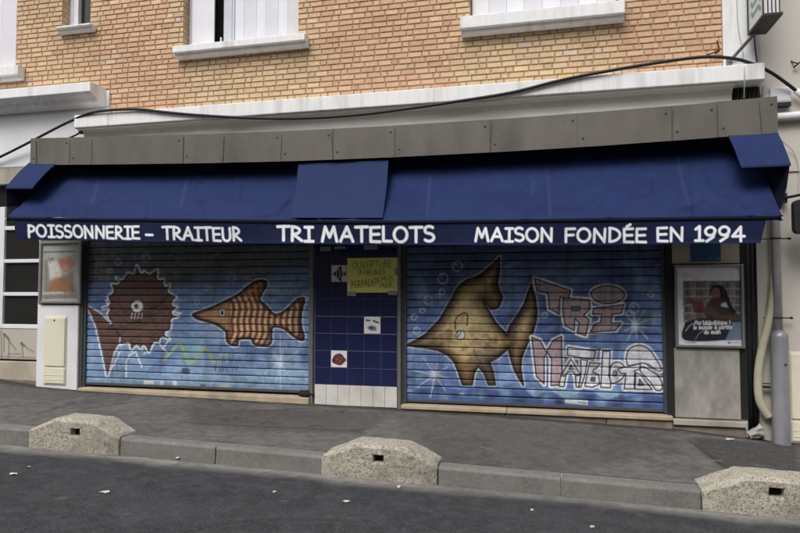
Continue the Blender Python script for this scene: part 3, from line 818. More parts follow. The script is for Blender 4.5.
# wave band along the foot
wave = 385.5 + (p.u - 405) * .036 + 1.6 * np.sin(p.u / 6.5) + 3 * (nf - .5)
p.mix(a, np.clip((p.v - wave) / 2, 0, 1) * .9, lin(58, 84, 140) * SG)
for k in range(16):
    x = 412 + k * 16 + rng.uniform(-5, 5); y = 392 + (x - 405) * .036 + rng.uniform(-3, 6)
    p.dab(x, y, rng.uniform(4, 8), ((34, 44, 84) if k % 2 else (112, 156, 186)), .75, rng.uniform(2.5, 4.5))
for x0, x1 in ((526, 545), (552, 580), (594, 622)):
    y = 388 + (x0 - 520) * .036; p.fill(spline([(x0, y), (x1, y + 1), ((x0 * .3 + x1 * .7), y + 7), ((x0 * .6 + x1 * .4), y + 8)], True), (128, 170, 198), .8, .9)
Z3 = lambda L: [(400 + x / 3.55, 250 + y / 3.55) for x, y in L]
gold = Z3([(25, 336), (60, 318), (92, 298), (140, 248), (185, 172), (200, 140), (215, 122), (240, 104), (262, 100), (290, 84), (330, 50), (354, 26), (352, 80), (346, 120), (355, 150), (364, 166), (354, 196), (345, 206), (325, 210), (298, 182),
           (306, 200), (340, 258), (380, 300), (388, 272), (412, 238), (440, 195), (455, 150), (466, 122), (480, 170), (486, 215), (484, 248), (470, 300), (448, 342), (432, 380), (428, 420), (438, 480), (420, 452), (404, 420), (392, 380), (384, 350), (350, 380), (318, 398),
           (330, 430), (338, 478), (314, 478), (300, 440), (278, 412), (264, 436), (256, 478), (222, 478), (206, 430), (192, 396), (168, 372), (136, 356), (90, 347), (45, 342)])
glow_outline(p, gold, 4.2, (196, 206, 226), .85)
p.fill(gold, (206, 176, 104), 1, .6, edge=(44, 28, 16), depth=13)
s = p._sel(gold, 0); d, ins = p._dist(s, gold, True)
p.mix(s, ins * np.clip((nf[s] - .46) * 3, 0, .6), lin(112, 76, 38) * SG)
uu, vv = (p.u[s] - 400) * 3.55, (p.v[s] - 250) * 3.55
p.mix(s, ins * np.exp(-(((uu - 300) / 45) ** 2 + ((vv - 175) / 60) ** 2)) * .6, lin(70, 40, 22) * SG)
p.mix(s, ins * np.exp(-(((uu - 245) / 60) ** 2 + ((vv - 250) / 70) ** 2)) * .5, lin(226, 206, 146) * SG)
p.mix(s, ins * np.exp(-(((uu - 405) / 26) ** 2 + ((vv - 325) / 40) ** 2)) * .8, lin(52, 34, 22) * SG)
p.mix(s, ins * np.clip((vv - 330) / 120, 0, 1) * .6, lin(98, 62, 34) * SG)
p.mix(s, ins * np.exp(-(((uu - 282) / 20) ** 2 + ((vv - 365) / 26) ** 2)) * .55, lin(120, 118, 130) * SG)
p.stroke(gold, 2.3, (22, 16, 12), .95, .7, True)
p.stroke(spline(Z3([(262, 350), (275, 385), (300, 420), (312, 470)])), 1.2, (44, 30, 24), .7, .7)
p.stroke(spline(Z3([(300, 190), (305, 140), (300, 110)])), 2.5, (60, 34, 20), .5, 1.6)
p.stroke(spline(Z3([(196, 280), (197, 250), (212, 230), (238, 226), (238, 268)])), 1.3, (36, 28, 20), .95)
p.disc(*Z3([(214, 302)])[0], 4.6, 4.6, (214, 212, 206)); p.stroke(Z3([(204, 290), (204, 310), (212, 300), (216, 292)]), 1.2, (30, 26, 24), .9); p.ring(*Z3([(214, 302)])[0], 4.8, .9, (28, 24, 22), .9)
bubbles(p, [(457.2, 266, 5), (442.8, 278.7, 5), (442, 291.8, 2.8), (438, 296, 2.3), (428.2, 300, 4.2), (422.5, 310.5, 2.4), (414, 317, 2.8), (416.8, 330.8, 3.4), (544.5, 315, 2.6), (650.5, 294.5, 2.8), (634, 308, 5), (629, 313, 3)], (196, 206, 222), .75)
star(p, 435, 375, 19, (212, 224, 240), .75, 8, 5); p.dab(419, 377, 7, (126, 176, 176), .6, 3)
star(p, 635.5, 325.5, 17, (214, 226, 242), .85, 10, 8)
# TRI MATELOTS lettering
Z4 = lambda L: [(520 + x / 3.807, 260 + y / 3.807) for x, y in L]
Z5 = lambda L: [(540 + x / 6.154, 330 + y / 6.154) for x, y in L]
PINK, WHT, BLK_ = (170, 146, 152), (200, 199, 206), (22, 20, 26)
letters = [
 (PINK, Z4([(55, 70), (192, 116), (184, 152), (152, 140), (150, 206), (112, 186), (106, 126), (64, 116)]), ()),
 (PINK, Z4([(165, 144), (264, 152), (266, 185), (242, 212), (264, 228), (250, 288), (218, 278), (226, 240), (208, 222), (206, 268), (172, 250), (162, 196)]), (Z4([(196, 176), (226, 178), (228, 192), (198, 194)]),)),
 (PINK, Z4([(280, 184), (394, 170), (386, 202), (352, 206), (346, 240), (384, 240), (364, 268), (268, 274), (284, 244), (306, 238), (312, 206), (276, 206)]), ()),
 (PINK, spline(Z4([(270, 128), (292, 106), (335, 98), (378, 108), (398, 132), (380, 156), (335, 166), (290, 156)]), True), ()),
 (PINK, Z4([(45, 294), (76, 306), (100, 350), (126, 306), (158, 291), (160, 420), (158, 474), (118, 478), (120, 376), (104, 350), (92, 372), (92, 472), (62, 442)]), ()),
 (WHT, Z5([(190, 178), (250, 275), (215, 275), (202, 256), (172, 256), (160, 280), (128, 280)]), (Z5([(190, 214), (178, 242), (204, 242)]),)),
 (WHT, Z5([(128, 282), (158, 284), (148, 348), (116, 346)]), ()), (WHT, Z5([(218, 282), (250, 278), (240, 352), (222, 350)]), ()),
 (WHT, Z5([(172, 105), (342, 130), (330, 186), (168, 154)]), ()), (WHT, Z5([(250, 180), (292, 188), (276, 280), (250, 352), (238, 350), (252, 282)]), ()),
 (WHT, Z5([(306, 200), (372, 205), (346, 238), (330, 240), (326, 262), (362, 272), (366, 334), (322, 352), (276, 346), (290, 270)]), (Z5([(318, 290), (338, 292), (336, 315), (312, 312)]),)),
 (WHT, Z5([(386, 130), (432, 130), (424, 284), (442, 310), (432, 356), (374, 352)]), ()),
 (WHT, spline(Z5([(430, 250), (448, 205), (492, 200), (520, 232), (512, 290), (470, 322), (436, 322)]), True), (spline(Z5([(452, 256), (470, 252), (470, 278), (452, 282)]), True),)),
 (WHT, Z5([(478, 240), (616, 205), (616, 240), (582, 250), (580, 362), (518, 362), (528, 266), (500, 268)]), ()),
 (WHT, spline(Z5([(540, 215), (534, 150), (560, 108), (612, 94), (664, 112), (704, 162), (748, 242), (716, 246), (670, 214), (630, 204), (590, 210)]), True), ()),
 (WHT, spline(Z5([(630, 225), (680, 250), (738, 296), (752, 362), (712, 368), (686, 330), (640, 280), (616, 250)]), True), ()),
 (WHT, Z5([(590, 262), (622, 276), (690, 366), (584, 364)]), (Z5([(612, 300), (640, 340), (606, 342)]),)),
]
for col_, pts, h in letters: glow_outline(p, pts, 5.0, (216, 220, 230), .92)
for col_, pts, h in letters:
    p.fill(pts, col_, 1, .5, holes=h)
    p.stroke(pts, 1.4, BLK_, .95, .35, True)
    for q in h: p.stroke(q, 1.2, BLK_, .9, .35, True)
p.stroke(Z5([(42, 150), (44, 340)]), 1, BLK_, .8); p.stroke(Z5([(660, 215), (748, 290)]), 1.2, BLK_, .8); p.dab(618, 346.5, 5, (48, 66, 104), .6)
p.fill([(565, 398.5), (588, 400.5), (588, 405), (565, 403)], (168, 186, 186), .9, .4); p.stroke([(578, 402), (586, 403)], 1.4, (80, 90, 96), .7)
p.fill([(556, 399.5), (562, 400), (562, 403), (556, 402.5)], (46, 44, 62), .9, .4); p.dab(462, 394, 3, (190, 200, 206), .7, 1.5)
dirt = np.clip((fbm(p.u / 9, p.v / 40, 45) - .55) * 2.2, 0, .4); p.mix(a, dirt, lin(44, 48, 60) * SG)
weather(p, .76, 91, 1.0)
sh2 = grid('roller_shutter', M['shutter'], X, Yg, Zg, p.c, bld)
sh2['label'] = 'blue roller shutter painted with a golden fish and TRI MATELOTS lettering'
for i, o in ((0, sh1), (1, sh2)):
    x0, x1, z0 = SH[i]
    for k, (p0, p1) in enumerate(((x0 + .002, x0 + .036), (x1 - .036, x1 - .002))):
        r_ = MB(); r_.prism_y([(p0, z0 - .005), (p1, z0 - .005), (p1, SHTOP), (p0, SHTOP)], -.004, .07)
        r_.build('guide_rail', M['jamb'] if (i, k) != (0, 1) else M['steel'], o, bevel=.004)
    b_ = MB(); b_.box(x0 + .038, x1 - .038, .012, .052, z0 + .002, z0 + .035); b_.build('bottom_bar', M['jamb'], o, bevel=.004)
    b_ = MB(); b_.box(x0, x1, .06, .30, SHTOP - .3, SHTOP - .01); b_.build('roll_box', M['dark'], o)

# jamb pieces between shutter and pillars
jm = MB(); jm.box(PX(77.5, 300, -.02), SH[0][0] + .001, -.02, -.002, float(z_wall(-6)) - .02, 2.4); jm.build('door_jamb', M['jamb'], bld, bevel=.004)
jm = MB(); jm.box(SH[1][1] - .001, PX(673, 300, -.02), -.025, -.002, .02, 2.4); jm.build('door_jamb', M['black_metal'], bld, bevel=.004)

# thresholds and plinths
th = MB()
zt = SH[0][2]
th.hexa([(SH[0][0] - .02, -.07, -.12), (SH[0][1] - .002, -.07, -.12), (SH[0][1] - .002, .3, -.12), (SH[0][0] - .02, .3, -.12)],
        [(SH[0][0] - .02, -.07, zt - .035), (SH[0][1] - .002, -.07, zt - .035), (SH[0][1] - .002, .3, zt - .006), (SH[0][0] - .02, .3, zt - .006)])
th.build('threshold', M['stone'], bld, bevel=.012)
th = MB(); zt = SH[1][2]; xr = PX(673, 420, -.07)
xa = SH[1][0] - .012
for p0, p1 in ((xa, xa + 1.2), (xa + 1.204, xr)):
    th.hexa([(p0, -.09, zt - .065), (p1, -.09, zt - .065), (p1, .3, zt - .065), (p0, .3, zt - .065)],
            [(p0, -.09, zt - .022), (p1, -.09, zt - .022), (p1, .3, zt - .006), (p0, .3, zt - .006)])
th.build('threshold', M['stone'], bld, bevel=.008)
pl = MB()
for p0, p1 in ((xa, -.45), (-.446, .62), (.624, xr)):
    pl.box(p0, p1, -.062 - .006 * (p0 > 0), .28, -.35, zt - .068)
pl.build('plinth', M['plinth'], bld, bevel=.012)

# tile panel
tp0, tp1 = PX(313, 385, -.03), PX(398.5, 385, -.03)
tzb, tile = .262, .203
tpz0 = PZ(315, 404.5, -.03)
pan = MB(); pan.box(tp0 + .004, tp1 - .004, -.028, -.003, tpz0, 2.2); tpo = pan.build('tile_panel', M['grout'], bld)
tl = MB(); cols = [PX(q, 340, -.03) for q in (315, 331, 347.3, 363.9, 380.7, 397)]
PIC = {(1, 6): 'a', (3, 3): 'b', (1, 1): 'c'}
pics = []
for r_ in range(9):
    for c_ in range(5):
        z0 = tzb + r_ * tile
        q = (cols[c_] + .003, cols[c_ + 1] - .003, z0 + .003, z0 + tile - .003)
        if (c_, r_) in PIC: pics.append((PIC[(c_, r_)], q)); continue
        dy = rng.uniform(-.0008, .0008)
        tl.box(q[0], q[1], -.034 + dy, -.029, q[2], q[3])
tl.build('navy_tiles', M['tile'], tpo, bevel=.002)
wt = MB(); nb = 7; ww = (cols[-1] - cols[0]) / nb
for k in range(nb): wt.box(cols[0] + k * ww + .0015, cols[0] + (k + 1) * ww - .0015, -.034, -.029, tpz0 + .004, tzb - .004)
wt.build('white_tiles', M['tile_white'], tpo, bevel=.002)
for key, (x0, x1, z0, z1) in pics:
    xs, zs = np.linspace(x0, x1, 60), np.linspace(z0, z1, 60); X, Zg = np.meshgrid(xs, zs)
    U, W = (X - x0) / (x1 - x0) * 100, (z1 - Zg) / (z1 - z0) * 100
    p = Paint(U, W, lin(226, 226, 228))
    if key == 'a':
        p.fill(spline([(8, 52), (22, 40), (38, 28), (48, 10), (66, 4), (62, 22), (74, 36), (80, 48), (96, 34), (92, 52), (97, 70), (80, 58), (74, 68), (62, 80), (68, 96), (50, 92), (38, 76), (22, 64)], True), (22, 22, 25), 1, 3)
        for x_, h_ in ((31, 20), (50, 28), (68, 20)): p.stroke(spline([(x_ - 3, 52 - h_), (x_ + 4, 52), (x_ - 3, 52 + h_)]), 5, (216, 216, 212), .95, 2)
        p.disc(19, 50, 3, 3, (220, 220, 216), 1, 1.5)
    elif key == 'b':
        p.stroke([(14, 22), (34, 24)], 9, (26, 28, 34), 1, 3); p.stroke([(58, 24), (70, 30), (88, 36)], 9, (26, 28, 34), 1, 3)
        p.fill(spline([(20, 68), (46, 52), (76, 66), (52, 86)], True), (120, 124, 128), 1, 4); p.disc(44, 66, 12, 7, (60, 62, 66), .9, 3); p.dab(70, 80, 8, (90, 92, 92), .8)
    else:
        p.fill(spline([(8, 52), (26, 26), (60, 18), (84, 40), (96, 56), (80, 72), (60, 88), (30, 82), (10, 72)], True), (112, 62, 62), 1, 3, edge=(52, 30, 32), depth=12)
        for k in range(9): p.dab(rng.uniform(25, 80), rng.uniform(32, 76), 5, (164, 110, 100) if k % 2 else (60, 34, 36), .8)
        p.disc(16, 60, 5, 7, (30, 22, 24), 1, 3)
    o = grid('picture_tile', M['print_tile'], X, np.full_like(X, -.0345), Zg, p.c, tpo, loc=None)
    o['label'] = {'a': 'white tile with a striped black fish', 'b': 'white tile with grey fish drawing', 'c': 'white tile with a reddish fish'}[key]
tm = MB(); tm.box(PX(310.5, 340, -.04), tp0 + .003, -.055, -.002, tpz0 - .01, 2.3); tm.build('edge_trim', M['steel'], tpo, bevel=.004)
tm = MB(); tm.box(tp1 - .003, PX(401, 340, -.04), -.055, -.002, tpz0 - .02, 2.3); tm.build('edge_trim', M['steel'], tpo, bevel=.004)
tm = MB(); tm.box(PX(401, 340, -.04) + .003, SH[1][0] - .001, -.03, -.002, tpz0 - .02, 2.3); tm.build('edge_trim', M['jamb'], tpo, bevel=.004)
fs = MB(); fs.box(tp0 - .03, tp1 + .02, -.075, -.0035, -.15, tpz0 - .012); fs.build('plinth', M['plinth'], bld, bevel=.01)

# right pillar cladding
rx0, rx1 = PX(673, 400, -.03), PX(743, 400, -.03)
cp = MB(); cp.box(rx0 + .02, rx1 - .02, -.03, -.002, PZ(700, 418, -.03), .775); cp.build('concrete_panel', M['concrete_panel'], bld, bevel=.006)
cp = MB(); cp.box(rx0 + .003, rx1, -.024, -.002, 1.66, 2.3); cp.build('beige_panel', M['beige'], bld, bevel=.004)
cp = MB(); cp.box(rx0 + .003, PX(745.6, 300, 0), -.016, -.0025, PZ(700, 418, -.03), 1.658); cp.build('backing_board', M['black_metal'], bld); cp = MB(); cp.box(rx1 + .001, PX(745.6, 300, 0), -.02, -.0026, 1.66, 2.3); cp.box(PX(745.4, 300, 0), PX(745.6, 300, 0) + .004, -.0, .3, -.2, 2.4); cp.build('corner_lining', M['black_metal'], bld)
cp = MB(); cp.box(PX(674.5, 300, -.03), PX(679, 300, -.03), -.036, -.017, PZ(676, 340, -.03), PZ(676, 288, -.03)); cp.build('white_strip', M['white_clean'], bld)
ss = MB(); ss.box(xr + .003, PX(748, 425, -.08), -.085, -.002, PZ(700, 426, -.085), PZ(700, 420.5, -.085)); ss.build('ledge', M['render_dirty'], bld, bevel=.006)
ss = MB(); ss.box(xr + .002, PX(746, 430, -.05), -.055, -.002, -.4, PZ(700, 426.5, -.085)); ss.build('plinth', M['plinth'], bld, bevel=.01)

# left pillar
lp = MB(); lx0, lx1 = PX(36.5, 350, -.05), PX(77.5, 350, -.05)
lp.box(lx0, lx1, -.05, -.002, float(z_wall(-6.4)) - .15, PZ(60, 305, -.05)); lp.build('white_pillar', M['white_clean'], bld, bevel=.01)
lp = MB(); lp.box(lx0, lx1 - .01, -.03, -.0025, PZ(60, 305, -.05) + .002, 2.3); lp.build('pillar_backing', M['jamb'], bld)

# neighbouring shop window on the left
sw = MB(); sy0, sy1 = .06, .13
zrow = [PZ(20, q, .08) for q in (228, 261, 294, 325)]
zbot = PZ(20, 328, .08); L0 = -9.58
for zc, h in ((zrow[0], .055), (zrow[1], .05), (zrow[2], .05), (zrow[3] - .02, .06)):
    sw.box(L0, SWX1 - .003, sy0, sy1, zc - h / 2, zc + h / 2)
for px in (2.0,):
    q = PX(px, 280, .08); sw.box(q - .045, q + .045, sy0 - .004, sy1 + .004, zbot, 2.55)
for q in (-8.2, -8.9): sw.box(q - .03, q + .03, sy0 - .004, sy1 + .004, zbot, 2.55)
swo = sw.build('shop_window', M['white_clean'], bld, bevel=.006)
gl = MB(); gl.box(L0, SWX1 - .005, .092, .10, zbot, 2.85); gl.build('pane', M['glass'], swo)
zpb = PZ(20, 359, .06)
xs = np.arange(L0, SWX1 - .003, .01); zs = np.arange(zpb, zrow[3] - .052, .01); X, Zg = np.meshgrid(xs, zs)
u, v = measure(X, np.full_like(X, .05), Zg)
p = Paint(u, v, lin(178, 172, 160)); DK = (70, 62, 58)
for q in ([(1, 331), (2, 358)], [(4, 334), (10, 342), (16, 350)], [(4, 334), (4, 352)], [(9, 338), (9, 356)], [(22, 343), (23, 357)], [(22, 343), (28, 349), (34, 352)], [(8, 354), (20, 354)], [(0, 356.5), (35, 358)], [(8, 357), (8, 364)]):
    p.stroke(q, 1.0, DK, .75, .6)
for q in ([(4, 334), (8, 338)], [(21, 343), (24, 346)]): p.stroke(q, 2.2, DK, .7, .7)
grid('spandrel_panel', M['panel_paint'], X, np.full_like(X, .05), Zg, p.c, swo)
bs = MB(); bs.box(L0, lx0 - .004, .02, .3, -.2, zpb - .03); bs.build('window_plinth', M['beige'], swo, bevel=.008)
bs = MB(); bs.box(L0, lx0 - .003, -.0, .3, -.2, float(z_wall(-7)) + .03); bs.build('plinth', M['plinth'], bld, bevel=.01)

# ------------------------------------------------------------------ neighbouring house on the right
nb_x0 = PX(757, 300, 0)
nbh = thing('rendered_house', (6.0, 0.3, 0), 'plain grey rendered house wall adjoining the brick building on its right', 'building')
w = MB(); w.box(nb_x0 + .01, 12, .015, .3, -.6, TOP + .4); w.box(PIL_X1 + .004, 12, -.002, .012, 2.6, TOP + .4)
wl = w.build('wall', M['render'], nbh)
w = MB(); w.box(nb_x0 + .012, 12, -.03, .013, -.6, .10); w.build('plinth', M['render_dirty'], nbh, bevel=.01)
w = MB(); w.box(nb_x0 + .4, 12, .3, 8, -.6, TOP + .39); w.build('inner_core', M['dark'], nbh)
w = MB(); w.box(PIL_X1 + .004, 12, -.2, 8, TOP + .404, TOP + .6); w.build('roof_cornice', M['white'], nbh, bevel=.02)
# dark gap between the two houses
gp = MB(); gp.box(PX(745, 300, 0) + .002, nb_x0 + .008, .22, .34, -.6, 2.42); gp.build('gap_backing', M['dark'], nbh)

# ------------------------------------------------------------------ unseen terrace behind the viewer, added to hold back low sky light
op = thing('unseen_opposite_house', (-2, -15.5, -.2), 'long unseen tan terrace of houses added across the street from the fish shop', 'building')
M['terrace'] = mat('unseen_terrace_render', lin(150, 138, 120), .9, .1, 2)
mb = MB(); ops = []
for k in range(-9, 9):
    for z_ in (.9, 4.0): ops.append((k * 2.6 - 2.5, z_))
mb.box(-26, 22, -18, -15.0, -1.2, 8.2); mb.build('wall', M['terrace'], op)
mb = MB(); mb.prism_x([(-14.7, 8.203), (-18.2, 8.203), (-16.5, 9.8)], -26, 22); mb.build('unseen_terrace_roof', M['hood'], op)
for xo, zo in ops:
    mb = MB(); mb.box(xo, xo + 1.1, -15.05, -14.96, zo, zo + 1.9); w_ = mb.build('window', M['pvc'], op)
    mb = MB(); mb.box(xo + .08, xo + 1.02, -14.955, -14.95, zo + .08, zo + 1.82); mb.build('pane', M['glass'], w_)
mb = MB(); mb.box(-26, 22, -14.998, -12.4, -1.2, .02); tag(mb.build('pavement', M['far_road']), kind='structure')

# ------------------------------------------------------------------ awning
aw = thing('awning', (-2.1, -.4, 2.0), 'navy fabric shop awning with white lettered valance under a weathered grey metal hood', 'awning')
HY = -.50
def poly_at(L, Y):
    q = [P(px, py, Y) for px, py in L]; return [k[0] for k in q], [k[2] for k in q]
hbx, hbz = poly_at([(30, 165), (115, 164.5), (200, 163.3), (300, 161), (400, 157), (500, 152), (600, 146), (690, 139.5), (778, 133)], HY)
htx, htz = poly_at([(27, 138.5), (115, 136.5), (200, 134.2), (300, 130.5), (400, 125.3), (500, 119), (600, 111.7), (690, 104.5), (778, 96.2)], HY)
HX0, HX1 = hbx[0], hbx[-1]
def hz(x): return float(np.interp(x, hbx, hbz)), float(np.interp(x, htx, htz))
joints = [HX0] + [PX(q, 150, HY) for q in (70, 183, 281, 333, 395, 490, 578, 672, 718)] + [HX1]
hd = MB(); rivets = []
for i in range(len(joints) - 1):
    p0, p1 = joints[i] + .001, joints[i + 1] - .001; dy = -.004 * (i % 2); n = 4
    for k in range(n):
        x0, x1 = p0 + (p1 - p0) * k / n, p0 + (p1 - p0) * (k + 1) / n
        (b0, t0), (b1, t1) = hz(x0), hz(x1)
        b = .003 * math.sin(i * 2.1 + k)
        pr = lambda x, zb, zt: [(x, HY + dy, zb + b * 0), (x, HY + dy + .004, zb), (x, HY + dy + .004, zt - .004), (x, -.066, zt + .035), (x, -.066, zt + .039), (x, HY + dy, zt)]
        hd.hexa(pr(x0, b0, t0), pr(x1, b1, t1))
    for q in ((p0 + .05, .25), (p1 - .05, .8)):
        b_, t_ = hz(q[0]); z_ = b_ + (t_ - b_) * q[1]
        rv = MB(); rivets.append(rv); rv.tube([(q[0], HY + dy - .005, z_), (q[0], HY + dy + .001, z_)], .011, 8)
for x, s_ in ((HX0 + .001, 1), (HX1 - .001, -1)):
    b_, t_ = hz(x); hd.hexa([(x, HY + .005, b_), (x, -.066, b_), (x, -.066, t_ + .03), (x, HY + .005, t_ - .005)], [(x + .004 * s_, HY + .005, b_), (x + .004 * s_, -.066, b_), (x + .004 * s_, -.066, t_ + .03), (x + .004 * s_, HY + .005, t_ - .005)])
hood = hd.build('hood', M['hood'], aw); 
for rv in rivets: rv.build('rivet', M['hood_dark'], hood, smooth=True)
for px in (37, 70, 92, 183, 223, 281, 333, 395, 490, 672, 718, 762):        # rusty seams running down the hood
    q = PX(px, 150, HY); b_, t_ = hz(q); sl = rng.uniform(-.02, .02); rs = MB()
    rs.hexa([(q - .004, HY - .0075, b_ + .01), (q + .004, HY - .0075, b_ + .01), (q + .004, HY - .003, b_ + .01), (q - .004, HY - .003, b_ + .01)],
            [(q - .004 + sl, HY - .0075, t_ - .04), (q + .004 + sl, HY - .0075, t_ - .04), (q + .004 + sl, HY - .003, t_ - .04), (q - .004 + sl, HY - .003, t_ - .04)])
    rs.build('seam', M['hood_dark'], hood)

AY0, AY1 = -.14, -.88
barx, barz = poly_at([(8, 217), (100, 218.2), (200, 219), (300, 220.2), (400, 220.5), (500, 219.6), (600, 218), (700, 216.6), (782, 215.4)], AY1)
BX0, BX1 = barx[0], barx[-1]
def bz(x): return np.interp(x, barx, barz)
nu, nvv = 700, 44
U, T = np.meshgrid(np.linspace(0, 1, nu), np.linspace(0, 1, nvv))
AX0, AX1 = PX(57, 172, AY0), PX(752, 150, AY0)
X = (AX0 + (AX1 - AX0) * U) * (1 - T) + (BX0 + (BX1 - BX0) * U) * T
zt_ = np.interp(X, hbx, hbz) + .115
Yf = AY0 + (AY1 - AY0) * T
Zf = zt_ * (1 - T) + bz(X) * T
sagf = np.sin(math.pi * T)
wr = .014 * np.sin(X * 5.2 + 2 * T) * T + .05 * (fbm(X * 1.6 + T * 1.3, T * 2.2, 3) - .5) - .045 * np.exp(-(np.abs(fbm(X * 2.2 - T * 1.6, T * 1.7 + X * .5, 23, 2) - .5) / .035) ** 2) * T
wr = wr - .022 * np.exp(-(np.abs(fbm(X * 3.4 + T * 2.4, T * 2.1 - X * .3, 57, 2) - .5) / .03) ** 2) * T
for xc, a_ in ((PX(345, 190, -.6), .010), (PX(690, 190, -.6), .018), (PX(285, 200, -.7), .02), (PX(432, 190, -.6), .012), (PX(548, 190, -.6), .012), (PX(100, 190, -.6), .012)):
    wr = wr + a_ * np.exp(-((X - xc - .10 * (1 - T)) / .035) ** 2) * np.sqrt(T)
Yf = Yf + sagf * .035 + wr * .5 * (T > 0); Zf = Zf - sagf * .03 - wr * .4 * sagf
u, v = measure(X, Yf, Zf)
p = Paint(u, v, lin(27, 41, 82)); a = np.arange(p.u.size)
nz = fbm(p.u / 50, p.v / 14, 8)
p.mix(a, np.clip((nz - .45) * 1.6, 0, .35), lin(34, 48, 88)); p.mix(a, np.clip((.45 - nz) * 1.6, 0, .3), lin(22, 32, 64))
for q in ([(99, 180), (92, 203)], [(187, 180), (181, 205)], [(430, 178), (427, 217)], [(547.5, 165), (550, 214)], [(678, 160), (683, 185), (690, 206)], [(533, 180), (532, 195)]):
    p.stroke(q, 2.0, (60, 70, 108), .4, 1.4)  # seams and wrinkles: the light along them is painted into the cloth
for q in ([(290, 200), (278, 213), (262, 219)], [(690, 206), (675, 214)], [(684, 212), (705, 200)], [(250, 217), (268, 216)]): p.stroke(q, 2.0, (18, 23, 48), .6, 1.6)  # creases: their shade is painted into the cloth colour
canopy = grid('canopy_fabric', M['awning'], X, Yf, Zf, p.c, aw)
# replacement patch of newer cloth
def on_fabric(px, py_, T_):
    q = P(px, py_, AY0 + (AY1 - AY0) * T_); return q
np_ = 24
Uq, Tq = np.meshgrid(np.linspace(0, 1, np_), np.linspace(.02, .985, 20))
AYP = -.44
pl0, pl1 = PX(299, 166, AYP), PX(389, 162, AYP); pr0, pr1 = PX(291, 219, AY1), PX(383, 220, AY1)
Xq = (pl0 * (1 - Tq) + pr0 * Tq) * (1 - Uq) + (pl1 * (1 - Tq) + pr1 * Tq) * Uq
Yq = AYP + (AY1 - AYP) * Tq - .014 + .018 * np.sin(math.pi * Tq) - .006 * np.sin(Uq * 9) + .02 * (fbm(Xq * 5, Tq * 3, 77) - .5)
Zq = (np.interp(Xq, hbx, hbz) - .004) * (1 - Tq) + bz(Xq) * Tq + .016 * Tq - .02 * np.sin(math.pi * Tq)
grid('patch', M['patch'], Xq, Yq, Zq, None, aw)
bar = MB(); bar.tube([(q, AY1 - .004, float(bz(q)) - .022) for q in np.linspace(BX0 + .02, BX1 - .02, 40)], .021, 10)
for q in (BX0 + .012, BX1 - .012): bar.tube([(q - .014, AY1 - .004, float(bz(q)) - .022), (q + .014, AY1 - .004, float(bz(q)) - .022)], .027, 10)
bar.build('front_bar', M['awning_under'], aw, smooth=True)
for q in (BX0 + .002, BX1 - .002):
    cl_ = MB(); cl_.box(q - .012, q + .012, AY1 - .036, AY1 - .026, float(bz(q)) - .04, float(bz(q)) - .012)
    cl_.build('bar_clip', M['galv_light'], aw)
# valance with the shop's lettering
vx0, vx1 = PX(15, 228, AY1), PX(767, 228, AY1)
vb = poly_at([(15, 239.3), (100, 240.6), (200, 242.6), (300, 244), (400, 245), (500, 245.4), (600, 245), (700, 243.8), (766, 243)], AY1)
xs = np.arange(vx0, vx1, .0048); tt = np.linspace(0, 1, 58)
X, T = np.meshgrid(xs, tt)
X = X - np.clip((X - (vx1 - .12)) / .12, 0, 1) * .055 * T + 0
Zv = (bz(X) - .028) * (1 - T) + np.interp(X, *vb) * T
u, v = measure(X, np.full_like(X, AY1), Zv)
Yv = AY1 - .012 + .012 * np.sin(X * 3.1) * T + .035 * (fbm(X * 3.2, T * .7, 31) - .5) * T + .022 * T
p = Paint(u, v, lin(20, 28, 60)); a = np.arange(p.u.size)
nz = fbm(p.u / 22, p.v / 8, 18); p.mix(a, np.clip((nz - .5) * 1.4, 0, .3), lin(28, 37, 74)); p.mix(a, np.clip((.48 - nz) * 1.4, 0, .3), lin(15, 21, 46))
p.stroke([(0, 240), (200, 240.8), (400, 243.2), (600, 243.2), (780, 241)], .8, (50, 58, 104), .5, .5)
WH = (236, 238, 242)
for txt, b0, b1, h0, h1, wd in (('POISSONNERIE', (27, 236.4), (139.5, 238.8), 11.2, 12.0, 2.3), ('-', (144.6, 239), (153.2, 239.5), 11, 11, 2.4), ('TRAITEUR', (162, 239.2), (240.5, 240.8), 12, 12.8, 2.4),
                            ('TRI', (277, 240.6), (313, 241.0), 13.8, 14, 2.9), ('MATELOTS', (321, 241.6), (434, 241.4), 14.2, 14.6, 2.9),
                            ('MAISON', (474.5, 241.0), (553, 241.4), 12.8, 13.0, 2.6), ('FONDÉE', (564, 241.6), (646, 241.8), 13, 13.2, 2.6), ('EN', (656, 241.6), (684, 241.4), 13.2, 13.2, 2.6), ('1994', (694, 241.2), (744, 240.6), 14.2, 14.2, 2.7)):
    for st_ in text_strokes(txt, b0, b1, h0, h1, .035): p.stroke(st_, wd, WH, 1, .42)
grid('valance', M['awning'], X, Yv, Zv, p.c, aw)
# folded end flaps and side gussets
def flap(pts, name):
    """pts: back-left, back-right, front-right, front-left of the sloping top"""
    bl, br, fr, fl = [np.array(q) for q in pts]
    dn = np.array((0, 0, -.018)); mb = MB()
    n = 8
    rows = []
    for k in range(n + 1):
        t = k / n; bow = np.array((0, 0, .02 * math.sin(math.pi * t)))
        rows.append((bl * (1 - t) + fl * t + bow, br * (1 - t) + fr * t + bow))
    for k in range(n):
        (a0, a1), (b0, b1) = rows[k], rows[k + 1]
        mb.hexa([a0 + dn, a1 + dn, b1 + dn, b0 + dn], [a0, a1, b1, b0])
    return mb.build(name, M['awning_plain'], aw, smooth=False)
flap([P(30, 162, -.47), P(58, 162, -.47), P(32.5, 187.5, -.80), P(5.5, 187.5, -.80)], 'end_flap')
flap([P(727, 133, -.47), P(777, 131, -.47), P(791, 164, -.80), P(741, 166, -.80)], 'end_flap')
